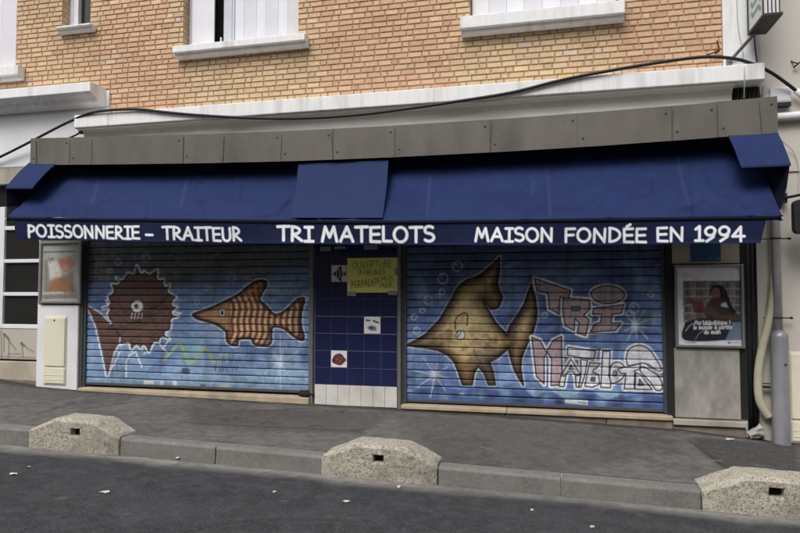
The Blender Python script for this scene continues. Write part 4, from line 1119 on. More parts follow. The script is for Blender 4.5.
def gus(pts):
    gs = MB(); pts = [np.array(q) for q in pts]; gs.hexa(pts, [q + np.array((.006, .0, 0)) for q in pts])
    gs.build('side_gusset', M['awning_under'], aw)
gus([P(32, 164, -.46), P(6, 189, -.795), P(7, 207, -.795), P(13, 215, -.84), P(60, 200, -.12), P(60, 170, -.12)])
gus([P(775, 137, -.46), P(789, 166, -.795), P(786, 188, -.795), P(780, 210, -.82), P(750, 195, -.12), P(750, 150, -.12)])

for px, s_ in ((60, 1), (735, -1)):
    arm = MB()
    q0 = P(px, 205, -.05); q1 = np.array((BX0 + .35 if s_ > 0 else BX1 - .35, AY1 + .03, float(bz(0)) - .0))
    q1[2] = float(bz(q1[0])) - .025
    mid = (q0 + q1) / 2 + np.array((.45 * s_, 0, -.01))
    arm.tube([q0, mid], .02, 8); arm.tube([mid, q1], .018, 8)
    arm.build('folding_arm', M['steel'], aw)

# ------------------------------------------------------------------ things fixed to the front
# poster cases
def poster_case(label, x0, x1, z0, z1, y, paint, fw, mats, yb=None):
    t = thing('poster_case', ((x0 + x1) / 2, y, z0), label, 'poster case')
    f = MB(); d = .035
    f.box(x0, x0 + fw, y - d, y, z0, z1); f.box(x1 - fw, x1, y - d, y, z0, z1)
    f.box(x0 + fw + .0005, x1 - fw - .0005, y - d, y, z0, z0 + fw); f.box(x0 + fw + .0005, x1 - fw - .0005, y - d, y, z1 - fw, z1)
    f.build('frame', mats, t, bevel=.005)
    b = MB(); b.box(x0 + .004, x1 - .004, y - .006, y + .002, z0 + .004, z1 - .004); b.build('backboard', M['jamb'], t)
    xs, zs = np.arange(x0 + fw, x1 - fw, .0042), np.arange(z0 + fw, z1 - fw, .0042); X, Zg = np.meshgrid(xs, zs)
    u, v = measure(X, np.full_like(X, y - .012), Zg)
    p = Paint(u, v, lin(214, 214, 214)); paint(p); p.c *= (.92 + .3 * (fbm(p.u / 1.3, p.v / 1.3, 7, 3) - .5) + .25 * (fbm(p.u / 6, p.v / 6, 9, 3) - .5))[:, None]
    grid('poster', M['print'], X, np.full_like(X, y - .012), Zg, p.c, t)
    return t
def paint_left(p):
    a = np.arange(p.u.size); n = fbm(p.u / 6, p.v / 6, 51)
    p.c[:] = lin(172, 172, 166)
    p.mix(a, np.clip((n - .45) * 1.4, 0, .35), lin(140, 140, 134))
    Q = lambda L: [(35 + x / 7.1, 235 + y / 7.1) for x, y in L]
    p.fill(Q([(75, 65), (260, 60), (258, 100), (80, 105)]), (150, 150, 150), .5, 1.5)
    for k in range(9): p.stroke(Q([(80 + k * 20, 75), (90 + k * 20, 76)]), 1.5, (112, 112, 112), .5, .7)
    p.stroke(Q([(65, 122), (280, 116)]), 1.4, (78, 76, 72), .85, .6)
    p.fill(Q([(70, 180), (95, 175), (105, 400), (62, 410)]), (112, 108, 98), .7, 1.4)
    p.fill(Q([(95, 190), (170, 185), (190, 300), (110, 320)]), (216, 212, 200), .85, 1.5)
    p.fill(Q([(110, 320), (240, 280), (285, 405), (75, 410)]), (148, 112, 82), .9, 2.2); p.dab(57, 284, 5, (172, 116, 76), .7); p.dab(64, 290, 5, (150, 104, 72), .7)
    p.fill(spline(Q([(160, 180), (200, 165), (245, 155), (270, 185), (265, 240), (225, 265), (190, 240)]), True), (176, 120, 104), .85, 1.3)
    p.dab(66, 267, 3.2, (206, 168, 138), .8); p.dab(66.5, 263, 2.4, (196, 100, 84), .6); p.dab(52, 259, 1.6, (46, 46, 48), .8)
    p.fill(Q([(240, 260), (270, 250), (295, 410), (255, 420)]), (104, 92, 84), .6, 1.8)
    p.fill(Q([(55, 425), (300, 418), (300, 450), (55, 455)]), (104, 104, 100), .7, 1.0); p.stroke(Q([(60, 412), (200, 410)]), 1.2, (210, 206, 198), .8, .5)
    p.stroke(Q([(95, 160), (110, 200)]), 1.0, (90, 90, 86), .6)
def paint_right(p):
    a = np.arange(p.u.size)
    p.c[:] = lin(226, 226, 230)
    Q = lambda L: [(670 + x / 5.925, 260 + y / 5.925) for x, y in L]
    p.fill(Q([(78, 124), (420, 122), (428, 474), (88, 476)]), (120, 112, 110), 1, .5)
    for k, y in enumerate((124, 170, 222, 268, 314)):          # book shelves behind the reader
        p.stroke(Q([(78, y + 46), (424, y + 44)]), 1.6, (176, 172, 168), .9, .5)
        for j in range(22):
            x = 84 + j * 15.5 + rng.uniform(-3, 3); h = rng.uniform(22, 38)
            p.stroke(Q([(x, y + 42), (x + rng.uniform(-3, 3), y + 42 - h)]), rng.uniform(.9, 2.0), [(86, 80, 82), (150, 140, 134), (60, 56, 60), (168, 160, 152), (112, 84, 84)][j * 7 % 5], .75, .5)
    skin, hair, dark = (126, 94, 80), (34, 28, 30), (44, 44, 56)
    p.fill(spline(Q([(242, 200), (246, 160), (280, 146), (316, 158), (340, 200), (366, 270), (392, 312), (350, 318), (320, 280), (300, 230)]), True), hair, 1, .6)
    p.fill(spline(Q([(246, 190), (262, 165), (288, 170), (296, 205), (284, 232), (258, 236), (246, 218)]), True), skin, 1, .6)
    p.stroke(Q([(254, 196), (262, 195)]), .9, (40, 30, 30), .9); p.stroke(Q([(272, 193), (282, 192)]), .9, (40, 30, 30), .9); p.stroke(Q([(262, 222), (276, 220)]), .9, (96, 50, 50), .8)
    p.fill(spline(Q([(242, 235), (300, 226), (336, 262), (350, 300), (410, 330), (420, 368), (300, 362), (230, 352), (200, 300)]), True), (66, 58, 56), 1, .8)
    p.fill(Q([(300, 262), (330, 248), (346, 282), (306, 276)]), (206, 204, 206), .9, .7)
    p.fill(spline(Q([(190, 300), (240, 275), (300, 320), (386, 330), (420, 350), (330, 352), (230, 330)]), True), (96, 80, 70), .85, .9)
    p.fill(Q([(100, 220), (160, 240), (205, 262), (196, 318), (140, 312), (128, 262)]), (114, 58, 66), .95, .8); p.dab(699, 310, 3.0, (52, 42, 46), .7)
    p.fill(spline(Q([(88, 380), (140, 352), (230, 345), (300, 372), (372, 380), (370, 440), (330, 474), (88, 476)]), True), dark, 1, .8)
    p.fill(Q([(372, 370), (426, 372), (428, 472), (330, 474)]), (120, 140, 166), .9, 1)
    p.stroke(spline(Q([(92, 420), (130, 380), (200, 362)])), 1.2, (196, 196, 204), .7); p.stroke(spline(Q([(150, 470), (180, 430), (240, 400)])), 1.0, (150, 150, 164), .6)
    for txt, b0, b1, h in (('Ma bibliothèque !', (145, 384), (356, 382), 24), ('le monde à portée', (138, 410), (368, 408), 24), ('de main', (202, 438), (298, 436), 24)):
        (q0, q1) = Q([b0, b1])
        for st_ in text_strokes(txt, q0, q1, h / 5.925, h / 5.925): p.stroke(st_, .85, (238, 238, 240), 1, .38)
    for k in range(3): p.stroke(Q([(80, 76 + k * 14), (80 + (22, 44, 20)[k], 76 + k * 14)]), .8, (120, 120, 126), .6)
    p.stroke(Q([(86, 490), (150, 490)]), .9, (70, 70, 76), .7); p.fill(Q([(344, 484), (358, 484), (358, 496), (344, 496)]), (60, 60, 66), .8, .4); p.stroke(Q([(368, 490), (420, 489)]), .9, (130, 130, 136), .6)
fy = -.052
poster_case('small silver poster case with faded food poster on the white pillar left of the shutters', PX(38.5, 270, -.09), PX(80.5, 270, -.09), PZ(60, 303.5, -.09), PZ(60, 241, -.09), fy, paint_left, .035, M['alu'])
poster_case('silver poster case showing a person reading in a library, right of the shutters', PX(675, 300, -.07), PX(744.5, 300, -.07), PZ(710, 347.8, -.07), PZ(710, 264.5, -.07), -.035, paint_right, .028, M['alu'])

# yellow note with handwriting
n0, n1 = P(347, 292.5, -.05), P(397.5, 257.5, -.05)
t = thing('paper_note', ((n0[0] + n1[0]) / 2, -.04, n0[2]), 'yellow green handwritten paper notice taped over the navy tiles', 'notice')
xs, zs = np.linspace(n0[0], n1[0], 170), np.linspace(n0[2], n1[2], 120); X, Zg = np.meshgrid(xs, zs)
Yn = -.042 - .006 * (fbm(X * 5, Zg * 5, 61) - .5) - .004 * np.abs(np.sin((Zg - zs[0]) * 7))
u, v = measure(X, np.full_like(X, -.045), Zg)
p = Paint(u, v, lin(205, 210, 112) * 1.6); a = np.arange(p.u.size)
p.mix(a, np.clip((fbm(p.u / 12, p.v / 8, 71) - .45), 0, .3), lin(214, 218, 140) * 1.5)
INK = (92, 106, 40)
for txt, b0, b1, h, wd in (('OUVERTURE', (352, 268.2), (391, 267), 6.2, .8), ('9 HEURES', (358, 275.2), (385, 274), 5, .8), ('PERPADEN', (351, 289), (379, 284), 6.6, .8), ('MUS', (381, 281.5), (393, 280), 4.6, .8), ('MER.', (380, 288), (394, 287), 4.8, .8)):
    for st_ in text_strokes(txt, b0, b1, h, h, .10): p.stroke(st_, wd, INK, .9, .4)
grid('sheet', M['paper'], X, Yn, Zg, p.c, t)
for px0, px1, py0, py1 in ((347, 356, 291.5, 296), (388, 397, 291, 295), (394.5, 399, 268, 275)):
    tp = MB(); q0, q1 = P(px0, py1, -.052), P(px1, py0, -.052); tp.box(q0[0], q1[0], -.0525, -.0505, q0[2], q1[2])
    tp.build('tape', M['tape'], t)
for px0, px1, py0, py1, lb in ((320, 331, 246.5, 251.5, 'leftmost leftover strip of grey tape at the top of the navy tiles'), (334, 346, 246, 249.5, 'middle leftover strip of grey tape at the top of the navy tiles'), (364, 378, 245, 250, 'leftover strip of grey tape directly above the yellow note')):
    t2 = MB(); q0, q1 = P(px0, py1, -.04), P(px1, py0, -.04); t2.hexa([(q0[0], -.0375, q0[2]), (q1[0], -.0375, q0[2] + .005), (q1[0], -.0355, q0[2] + .005), (q0[0], -.0355, q0[2])], [(q0[0], -.0375, q1[2]), (q1[0] - .01, -.0375, q1[2]), (q1[0] - .01, -.0355, q1[2]), (q0[0], -.0355, q1[2])])
    o = t2.build('tape_strip', M['tape'], loc=(q0[0], -.0365, q0[2])); tag(o, lb, 'tape', 'leftover strips of grey tape on the navy tiles')

# blue plaque
q0, q1 = P(691, 261.5, -.03), P(720.5, 238, -.03)
t = thing('wall_plaque', ((q0[0] + q1[0]) / 2, -.03, q0[2]), 'blue wall plaque on the beige panel above the library poster', 'plaque')
m_ = MB(); m_.box(q0[0], q1[0], -.034, -.0245, q0[2], q1[2]); m_.build('plate', M['blue_plaque'], t, bevel=.003)
for q in ((q0[0] + .06, q0[2] + .03), (q1[0] - .1, q0[2] + .03), (q1[0] - .02, q0[2] + .03)):
    m_ = MB(); m_.tube([(q[0], -.038, q[1]), (q[0], -.033, q[1])], .006, 8); m_.build('screw', M['galv_light'], t)

# meter cabinets
def cabinet(label, x0, x1, z0, z1, y, zdoor):
    t = thing('meter_cabinet', ((x0 + x1) / 2, y, z0), label, 'meter cabinet')
    b = MB(); b.box(x0, x1, y - .012, y, z0, z1); b.build('body', M['cream'], t, bevel=.006)
    d = MB(); d.box(x0 + .035, x1 - .012, y - .026, y - .0125, zdoor, z1 - .02); do = d.build('door', M['cream'], t, bevel=.006)
    l = MB(); xm = (x0 + x1) / 2; l.tube([(xm, y - .03, z1 - .05), (xm, y - .025, z1 - .05)], .012, 10); l.build('lock', M['black_metal'], do)
    f = MB(); f.box(x0 + .035, x1 - .012, y - .022, y - .0125, z0 + .02, zdoor - .03)
    for k in range(2): f.box(x0 + .045, x1 - .02, y - .026, y - .0225, z0 + .06 + k * .06, z0 + .068 + k * .06)
    f.build('lower_panel', M['cream'], t, bevel=.004)
    return t
cabinet('tall cream plastic meter cabinet set into the white pillar at the left', PX(43.5, 350, -.06), PX(66, 350, -.06), PZ(55, 384.5, -.06), PZ(55, 316.5, -.06), -.052, PZ(55, 366, -.06))
cz = float(z_wall(2.6))
cabinet('wide cream meter cabinet on the grey house wall beside the downpipe', PX(789, 400, -.09), PX(789, 400, -.09) + .62, cz + .02, PZ(795, 352, -.09), -.032, cz + .26)

# downpipe
q = PX(778.5, 335, -.11); zb = float(z_wall(q)) - .03; zc = PZ(778, 335, -.11)
t = thing('downpipe', (q, -.10, zb), 'grey metal downpipe with a wider sleeve at its foot, right of the shop', 'downpipe')
m_ = MB(); m_.tube([(q, -.10, zc - .05), (q, -.10, 2.2), (q - .003, -.10, 2.6), (q - .05, -.05, 3.0), (q - .05, -.04, 3.4)], .044, 16); m_.build('pipe', M['galv_light'], t, smooth=True)
m_ = MB(); m_.tube([(q + .005, -.11, zb), (q + .005, -.11, zb + .02), (q + .005, -.11, zc - .02), (q + .004, -.108, zc), (q, -.10, zc + .045)], [.09, .083, .081, .078, .047], 18); m_.build('sleeve', M['galv'], t, smooth=True)
for py in (238.5, 318):
    z_ = PZ(778, py, -.1); m_ = MB(); m_.tube([(q, -.10, z_ - .008), (q, -.10, z_ + .008)], .049, 14); m_.box(q + .03, q + .12, -.07, -.06, z_ - .006, z_ + .006); m_.tube([(q - .12, -.06, z_), (q + .13, -.06, z_)], .006, 6)
    m_.tube([(q + .125, -.075, z_), (q + .145, -.06, z_)], .012, 8); m_.build('clamp', M['sign_dark'], t)
for py in (363.5,):
    z_ = PZ(778, py, -.1); m_ = MB(); m_.tube([(q + .03, -.20, z_), (q + .03, -.18, z_)], .010, 8); m_.build('bolt', M['black_metal'], t)
m_ = MB(); z_ = PZ(765, 386, -.06); m_.box(PX(760, 386, -.06), q - .07, -.065, -.05, z_ - .022, z_ + .004); m_.box(PX(762, 386, -.06), q - .07, -.062, -.052, z_ + .02, z_ + .03); m_.build('bracket', M['sign_dark'], t)

# cream conduit bulging out to the left of the downpipe
pts = [P(*k) for k in ((775.5, 236, -.075), (774.5, 262, -.075), (772.5, 290, -.075), (770.5, 310, -.08), (767, 328, -.085), (762.5, 346, -.09), (759, 366, -.09), (758, 385, -.09), (759.5, 400, -.09), (764, 410, -.09), (768.5, 417, -.085))]
m_ = MB(); sp = spline([tuple(k) for k in pts], False, 5); m_.tube(sp, [.028 + .012 * min(1, i / 22) for i in range(len(sp))], 12)
o = m_.build('conduit', M['conduit'], smooth=True, loc=tuple(pts[-1])); tag(o, 'cream plastic conduit bowing out beside the grey downpipe', 'conduit')

# black pipes in the gap
for k, (px, r_, lb) in enumerate(((748.5, .032, 'thick black pipe running down the dark gap next to the poster pillar'), (753.5, .022, 'thin black pipe in the dark gap next to the house wall'))):
    q = P(px, 330, .03); zb_ = float(z_wall(q[0])) + (.02 if k == 0 else .05); m_ = MB()
    m_.tube([(q[0], .03, zb_), (q[0] + .003, .032, .8), (q[0] - .006, .03, 1.5), (q[0] + .004, .03, 2.4)], r_, 12)
    o = m_.build('black_pipe', M['black_metal'], smooth=True, loc=(q[0], .03, zb_)); tag(o, lb, 'pipe', 'black pipes in the gap between the houses')

# projecting sign
sx0, sx1 = PX(763, 10, -.6), PX(782.5, 10, -.6)
sy0, sy1 = -.60, -.14; sz0 = 4.0; sz1 = 5.1
t = thing('projecting_sign', ((sx0 + sx1) / 2, -.02, 3.8), 'illuminable box sign with green lettered face projecting from the white pilaster at top right', 'sign')
m_ = MB(); m_.box(sx0 + .012, sx1 - .012, sy0 + .014, sy1, sz0 + .03, sz1); m_.build('body', M['pvc'], t, bevel=.004)
m_ = MB(); m_.box(sx0 - .004, sx1 + .004, sy0 - .006, sy1 + .006, sz0, sz0 + .027); m_.box(sx0 - .004, sx0 + .008, sy1 - .012, sy1 + .006, sz0 + .0275, sz1); m_.box(sx0 - .004, sx0 + .008, sy0 - .006, sy0 + .012, sz0 + .0275, sz1)
m_.build('frame', M['sign_dark'], t, bevel=.003)
m_ = MB()
for k in range(4):
    x_ = sx0 + .045 + k * (sx1 - sx0 - .06) / 3.2; m_.box(x_ - .004, x_ + .004, sy0 + .002, sy0 + .012, sz0 + .028, sz1)
m_.build('front_ribs', M['sign_dark'], t)
ys, zs = np.arange(sy0 + .02, sy1 - .02, .006), np.arange(sz0 + .04, sz1 - .02, .006); Yg, Zg = np.meshgrid(ys, zs)
p = Paint(Yg, Zg, lin(206, 216, 216)); TE = (70, 108, 108)
for k in range(4):
    z_ = sz0 + .12 + k * .10
    p.stroke([(sy0 + .10, z_), (sy0 + .16, z_ + .05), (sy1 - .14, z_ + .02), (sy1 - .10, z_ + .06)], .045, TE, .9, .01)
p.stroke([(sy0 + .2, sz0 + .5), (sy0 + .2, sz0 + .9)], .07, TE, .9, .01); p.stroke([(sy0 + .1, sz0 + .72), (sy1 - .1, sz0 + .72)], .06, TE, .9, .01)
grid('sign_face', M['sign_face'], np.full_like(Yg, sx0 + .0085), Yg, Zg, p.c, t)
m_ = MB(); q0 = np.array((PX(729, 62, -.03), -.034, PZ(729, 62, -.034))); q1 = np.array(((sx0 + sx1) / 2 - .03, -.20, sz0 + .004)); m_.tube([q0, q1], .02, 4); m_.box(q0[0] - .03, q0[0] + .03, -.036, -.031, q0[2] - .05, q0[2] + .05); m_.build('bracket', M['steel'], t)

# dark round-cornered sign at the right edge
rx_, rz0, rz1 = PX(796, 215, -.3), PZ(796, 234, -.3), PZ(796, 200, -.3)
t = thing('hanging_sign', (rx_ + .2, -.02, rz0), 'dark rounded hanging sign on a black arm at the right edge of the picture', 'sign')
prof = []
W_, H_ = .36, rz1 - rz0
for cxx, czz, a0 in ((W_ - .05, H_ - .05, 0), (.05, H_ - .05, 90), (.05, .05, 180), (W_ - .05, .05, 270)):
    prof += [(rx_ - .03 + cxx + .05 * math.cos(math.radians(a0 + k * 15)), rz0 + czz + .05 * math.sin(math.radians(a0 + k * 15))) for k in range(7)]
m_ = MB(); m_.prism_y(prof, -.34, -.26); m_.build('plate', M['black_metal'], t, bevel=.006)
m_ = MB(); q = P(785, 198, -.06); m_.tube([(q[0], -.07, q[2]), (q[0] + .2, -.30, q[2] + .02), (rx_ + .3, -.30, q[2] + .02)], .014, 8); m_.tube([(rx_ + .1, -.3, q[2] + .02), (rx_ + .1, -.3, rz1 - .01)], .008, 6); m_.box(q[0] - .02, q[0] + .02, -.066, -.004, q[2] - .05, q[2] + .05); m_.build('arm', M['black_metal'], t)
M['red'] = mat('red_paint', lin(150, 40, 44), .5); m_ = MB(); m_.box(rx_ + .04, rx_ + .12, -.346, -.341, rz0 + .19, rz0 + .24); m_.build('emblem', M['red'], t)

# white junction box, wall pipe, hook
q0, q1 = P(770.5, 103, -.05), P(791, 86.5, -.05)
t = thing('junction_box', ((q0[0] + q1[0]) / 2, -.004, q0[2]), 'white junction box on the grey house wall beneath the cable end', 'junction box')
m_ = MB(); m_.box(q0[0], q1[0], -.05, -.0025, q0[2], q1[2]); m_.build('box', M['white_clean'], t, bevel=.006)
m_ = MB(); m_.box(q0[0] + .015, q1[0] - .015, -.055, -.0505, q0[2] + .015, q1[2] - .015); m_.build('lid', M['white_clean'], t, bevel=.004)
m_ = MB(); m_.box(q0[0] + .03, q1[0] - .01, -.08, -.0025, q0[2] - .05, q0[2] - .004); m_.build('box_shade_strip', M['sign_dark'], t, bevel=.006)  # dark strip standing in for the shadow below the box
q = P(776, 117.5, -.06); m_ = MB(); m_.tube([(q[0], -.06, q[2]), (q[0] + .4, -.06, q[2] + .012), (q[0] + 2, -.06, q[2] + .05)], .042, 14)
o = m_.build('wall_pipe', M['white_clean'], smooth=True, loc=tuple(q)); tag(o, 'white horizontal pipe on the grey house wall right of the awning hood', 'pipe')
q = P(795, 65, -.02); m_ = MB(); m_.tube([(q[0] - .03, -.004, q[2] + .05), (q[0] - .01, -.03, q[2] + .02), (q[0] + .02, -.06, q[2] - .0), (q[0] + .05, -.04, q[2] + .03)], .008, 6); m_.tube([(q[0] + .02, -.06, q[2]), (q[0] - .02, -.03, q[2] - .03)], .008, 6)
o = m_.build('wall_hook', M['sign_dark'], loc=tuple(q)); tag(o, 'small grey metal hook in the grey house wall near the top right', 'hook')

# cables
cy = -.275
pts = [P(*k) for k in ((-60, 185, -.02), (0, 157, -.08), (30, 142, -.12), (48, 132.5, -.16), (70, 121.5, -.22), (95, 112, -.27), (135, 109.3, cy), (165, 112.2, cy), (200, 115.3, cy), (250, 118, cy), (300, 118.3, cy), (350, 115.5, cy), (400, 109.8, cy), (460, 101, cy), (512, 92.5, cy), (560, 80.5, cy),
                       (600, 72.5, cy), (650, 64, -.26), (700, 57.3, -.24), (730, 58.2, -.22), (750, 63, -.2), (770, 72, -.16), (786, 83, -.12), (797, 91.5, -.08))]
m_ = MB(); m_.tube(spline([tuple(k) for k in pts], False, 6), .017, 10)
o = m_.build('overhead_cable', M['cable'], smooth=True, loc=tuple(pts[10])); tag(o, 'thick black cable sagging along the whole white cornice', 'cable')
q = P(800, 95, -.06); m_ = MB(); m_.tube([tuple(P(796, 90.5, -.085)), tuple(P(802, 96, -.07)), tuple(P(812, 108, -.05))], .03, 10); o = m_.build('cable_sleeve', M['white_clean'], smooth=True, loc=tuple(q)); tag(o, 'white plastic sleeve round the end of the thick black cable', 'cable sleeve')
m_ = MB(); m_.tube(spline([tuple(P(*k)) for k in ((52, 146, -.2), (62, 141, -.2), (76, 135, -.2), (81, 131, -.19), (83, 127, -.17))], False, 4), .012, 8); m_.box(PX(80, 131, -.19) - .01, PX(80, 131, -.19) + .03, -.2, -.17, PZ(80, 134, -.19), PZ(80, 128, -.19))
o = m_.build('short_cable', M['cable'], loc=tuple(P(76, 135, -.2))); tag(o, 'short black cable at the left end of the white cornice', 'cable')
m_ = MB(); m_.tube(spline([tuple(P(*k)) for k in ((736, -30, -.036), (737, 10, -.036), (738.5, 30, -.038), (742, 48, -.036), (744.5, 60, -.12), (744.5, 68, -.26), (744.5, 82, -.262), (744, 98, -.18))], False, 5), .005, 6)
o = m_.build('thin_wire', M['wire'], loc=tuple(P(742, 48, -.04))); tag(o, 'thin pale wire hanging down the white pilaster and across the vent', 'wire')
m_ = MB(); m_.tube(spline([tuple(P(*k)) for k in ((754, -20, -.036), (754.5, 30, -.036), (755, 45, -.036), (757, 62, -.04))], False, 5), .007, 6)
o = m_.build('edge_wire', M['cable'], loc=tuple(P(755, 45, -.03))); tag(o, 'thin black wire down the right edge of the white pilaster', 'wire')
m_ = MB(); m_.tube(spline([tuple(P(*k)) for k in ((702, 57, -.2), (710, 54, -.1), (716, 52, -.05), (719, 49, -.05), (717, 41, -.03))], False, 4), .008, 6); m_.tube([tuple(P(715, 53, -.05)), tuple(P(719, 50, -.05))], .016, 8)
M['rust'] = mat('rusty_clip', lin(88, 48, 38), .8, .3, 30); o = m_.build('cable_hook', M['rust'], loc=tuple(P(716, 52, -.02))); tag(o, 'rusty hook in the bricks holding up the black cable', 'hook')
m_ = MB(); m_.tube(spline([tuple(P(*k)) for k in ((776, 134, -.3), (779, 138, -.2), (784, 143, -.1), (792, 150, -.03), (797, 160, -.02), (799, 175, -.02), (798, 190, -.02))], False, 4), .004, 6); m_.tube([tuple(P(775, 131, -.35)), tuple(P(778, 139, -.3))], .022, 8)
o = m_.build('loose_wire', M['wire'], loc=tuple(P(784, 143, -.1))); tag(o, 'loose pale wire looping from the awning end over the grey wall', 'wire')

# ------------------------------------------------------------------ concrete blocks along the kerb
def block(x0, x1, hole_px, label):
    ztop = .235
    def zb(x): return float(z_road(x))
    L = x1 - x0; xm = (x0 + x1) / 2; zr_ = zb(xm)
    loc = (xm, KY + .15, zr_)
    t = thing('concrete_block', loc, label, 'concrete block', 'aggregate concrete blocks set along the kerb')
    zk = z_kerb(xm) + .01
    top = zk + .125
    s0, s1 = x0 + .29, x1 - .27
    f0 = KY - .012
    ring = lambda y, inset, dz: [(x0, y, zb(x0) - .15), (x1, y, zb(x1) - .15), (x1, y, z_kerb(x1) + .01 - dz), (s1 - inset, y, top - dz - .0243 * (s1 - xm)), (s0 + inset, y, top - dz - .0243 * (s0 - xm)), (x0, y, z_kerb(x0) + .01 - dz)]
    bm = bmesh.new()
    rings = [ring(f0, .02, .025), ring(f0 + .03, 0, 0), ring(KY + .27, 0, 0), ring(KY + .30, .02, .025)]
    vs = [[bm.verts.new(np.array(q) - np.array(loc)) for q in r_] for r_ in rings]
    for a_, b_ in zip(vs[:-1], vs[1:]):
        for k in range(6): bm.faces.new((a_[k], a_[(k + 1) % 6], b_[(k + 1) % 6], b_[k]))
    # front face with a lifting slot cut into it
    hx, hz_ = PX(hole_px[0], hole_px[1], f0) , PZ(hole_px[0], hole_px[1], f0)
    hw, hh = .048, .034
    hole = [(hx - hw, hz_ - hh), (hx + hw, hz_ - hh), (hx + hw, hz_ + hh), (hx - hw, hz_ + hh)]
    hv = [bm.verts.new(np.array((q[0], f0, q[1])) - np.array(loc)) for q in hole]
    hb = [bm.verts.new(np.array((q[0], f0 + .09, q[1])) - np.array(loc)) for q in hole]
    o_ = vs[0]
    for f_ in ((o_[0], o_[1], hv[1], hv[0]), (o_[1], o_[2], hv[1]), (o_[2], o_[3], hv[2], hv[1]), (o_[3], o_[4], hv[3], hv[2]), (o_[4], o_[5], hv[0], hv[3]), (o_[5], o_[0], hv[0])): bm.faces.new(f_)
    for k in range(4): bm.faces.new((hv[k], hv[(k + 1) % 4], hb[(k + 1) % 4], hb[k]))
    bm.faces.new(hb); bm.faces.new(vs[-1])
    bmesh.ops.recalc_face_normals(bm, faces=bm.faces)
    me = bpy.data.meshes.new('body'); bm.to_mesh(me); bm.free(); me.materials.append(M['block'])
    o = bpy.data.objects.new('body', me); COL.objects.link(o); o.parent = t
    md = o.modifiers.new('bevel', 'BEVEL'); md.width = .012; md.segments = 2; md.limit_method = 'ANGLE'; md.angle_limit = math.radians(25)
    md = o.modifiers.new('fine', 'SUBSURF'); md.subdivision_type = 'SIMPLE'; md.levels = md.render_levels = 4
    for tn, sz, st in (('worn_corners', .16, .016), ('chipped_faces', .05, .008)):
        tx = bpy.data.textures.get(tn) or bpy.data.textures.new(tn, 'CLOUDS'); tx.noise_scale = sz
        md = o.modifiers.new(tn, 'DISPLACE'); md.texture = tx; md.strength = st; md.mid_level = .5; md.texture_coords = 'GLOBAL'
    md = MB(); md.box(hx - hw + .001, hx + hw - .001, f0 + .07, f0 + .088, hz_ - hh + .001, hz_ + hh - .001); md.build('slot', M['dark'], t)
    return t
block(BLK[0][0], BLK[0][1], (74.5, 432.5), 'low trapezoid concrete block in the kerb at the left, below the meter cabinet')
block(BLK[1][0], BLK[1][1], (378, 459), 'low trapezoid concrete block in the kerb at the middle, in front of the navy tiles')
block(BLK[2][0], BLK[2][1], (777, 493), 'low trapezoid concrete block in the kerb at the right edge, in front of the downpipe')

# ------------------------------------------------------------------ litter
def road_pt(px, py):
    d = _f + _r * (px - 400) / F_PX + _u * (266.5 - py) / F_PX; z = -.2
    for _ in range(12):
        tt_ = (z - CAM[2]) / d[2]; q = CAM + d * tt_; z = float(z_road(q[0]) + .02 * max(0, KY - q[1]))
    return q
def scrap(pos, w_, d_, rot, label, m='litter', name='paper_scrap', seed=0, group='paper scraps littering the street', h=.012):
    rr = random.Random(seed); n = 9; pts = []
    for k in range(n):
        th = 2 * math.pi * k / n; r_ = rr.uniform(.75, 1.1); pts.append((math.cos(th) * w_ / 2 * r_, math.sin(th) * d_ / 2 * r_))
    c, s_ = math.cos(rot), math.sin(rot); mb = MB()
    ring_ = [(pos[0] + x * c - y * s_, pos[1] + x * s_ + y * c, pos[2] + .006 + rr.uniform(0, h)) for x, y in pts]
    mid = (pos[0], pos[1], pos[2] + .006 + h)
    for k in range(n):
        a_, b_ = ring_[k], ring_[(k + 1) % n]
        mb.hexa([(q[0], q[1], q[2] - .002) for q in (a_, b_, mid)], [a_, b_, mid])
    o = mb.build(name, M[m], loc=tuple(pos)); tag(o, label, 'litter', group); return o
for k, (px, py, w_, lb) in enumerate(((13, 475, .105, 'largest white paper scrap on the asphalt at the far left'), (29, 468, .055, 'small white scrap right of the largest paper scrap at the left'), (104.5, 493, .09, 'thin white paper strip on the asphalt below the left concrete block'),
                                  (346, 502.5, .075, 'smudged grey paper scrap on the road below the middle concrete block'), (275, 493, .045, 'pale sliver lying on the road left of the smudged scrap'), (532, 511, .035, 'tiny white scrap on the road right of the middle concrete block'), (592, 528, .05, 'white scrap at the bottom edge of the road, right of centre'))):
    q = road_pt(px, py); scrap(q, w_ * .85, w_ * .38, rng.uniform(-.4, .5), lb, seed=k + 3)
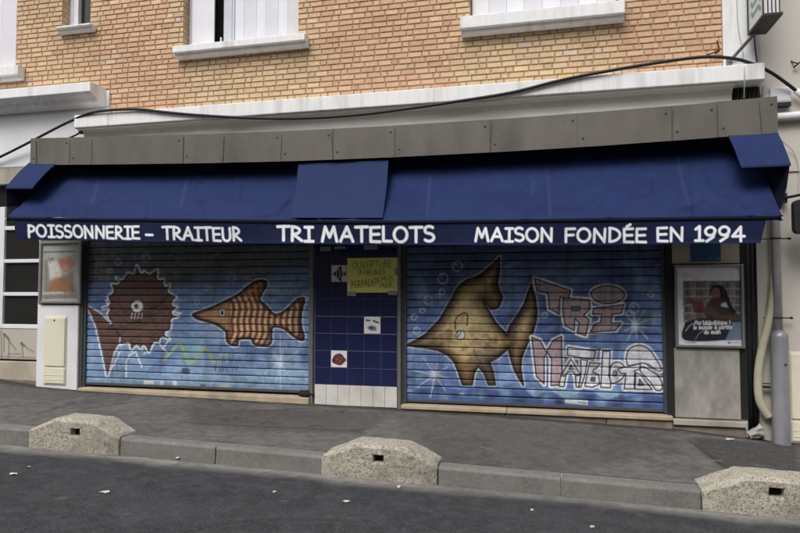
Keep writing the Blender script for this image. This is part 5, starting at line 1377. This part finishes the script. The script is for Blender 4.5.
for k, (px, py, lb) in enumerate(((178, 459.5, 'crumpled white scrap in the gutter right of the left concrete block'), (399, 488.5, 'small white scrap in the gutter below the right half of the middle block'), (281, 468, 'tiny pale scrap in the gutter left of the middle concrete block'))):
    q = road_pt(px, py); scrap(q, .045, .03, .3, lb, seed=k + 23, h=.02, group='scraps lying in the gutter')
q = G(730, 440); scrap((q[0], q[1], float(z_pave(*q))), .09, .05, .2, 'white paper scrap on the pavement below the library poster', seed=41)
# dark rag on the left threshold
q = P(305.5, 393.5, -.045); m_ = MB(); rr = random.Random(5)
bmx = bmesh.new(); bmesh.ops.create_icosphere(bmx, subdivisions=3, radius=1)
for v_ in bmx.verts:
    n_ = 1 + .35 * math.sin(v_.co.x * 5 + 1) * math.sin(v_.co.y * 4 + v_.co.z * 6)
    v_.co = Vector((v_.co.x * .10 * n_, v_.co.y * .035 * n_, max(-.6, v_.co.z) * .045 * n_))
me = bpy.data.meshes.new('crumpled_rag'); bmx.to_mesh(me); bmx.free(); me.materials.append(M['rag'])
for f_ in me.polygons: f_.use_smooth = True
o = bpy.data.objects.new('crumpled_rag', me); o.location = (q[0], -.036, SH[0][2] + .0); COL.objects.link(o); tag(o, 'dark crumpled rag on the threshold at the right end of the left shutter', 'rag')
# crumpled cup in the corner
q = P(756, 434.5, -.08); ring_n = 14; bmx = bmesh.new(); rows = []
for k in range(7):
    t_ = k / 6; r_ = .040 + .022 * t_; row = []
    for j in range(ring_n):
        th = 2 * math.pi * j / ring_n; rr_ = r_ * (1 + .16 * math.sin(3 * th + 4 * t_) + .1 * math.sin(5 * th - 7 * t_)); row.append(bmx.verts.new((rr_ * math.cos(th), rr_ * math.sin(th) * .8, .15 * t_)))
    rows.append(row)
for a_, b_ in zip(rows[:-1], rows[1:]):
    for j in range(ring_n): bmx.faces.new((a_[j], a_[(j + 1) % ring_n], b_[(j + 1) % ring_n], b_[j]))
bmx.faces.new(rows[0])
me = bpy.data.meshes.new('crumpled_cup'); bmx.to_mesh(me); bmx.free(); me.materials.append(M['cup'])
o = bpy.data.objects.new('crumpled_cup', me); o.location = (q[0] - .07, -.09, float(z_pave(q[0], -.09)) + .035); o.rotation_euler = (math.radians(12), math.radians(62), math.radians(18)); COL.objects.link(o)
tag(o, 'crumpled grey paper cup lying at the foot of the dark gap', 'cup')
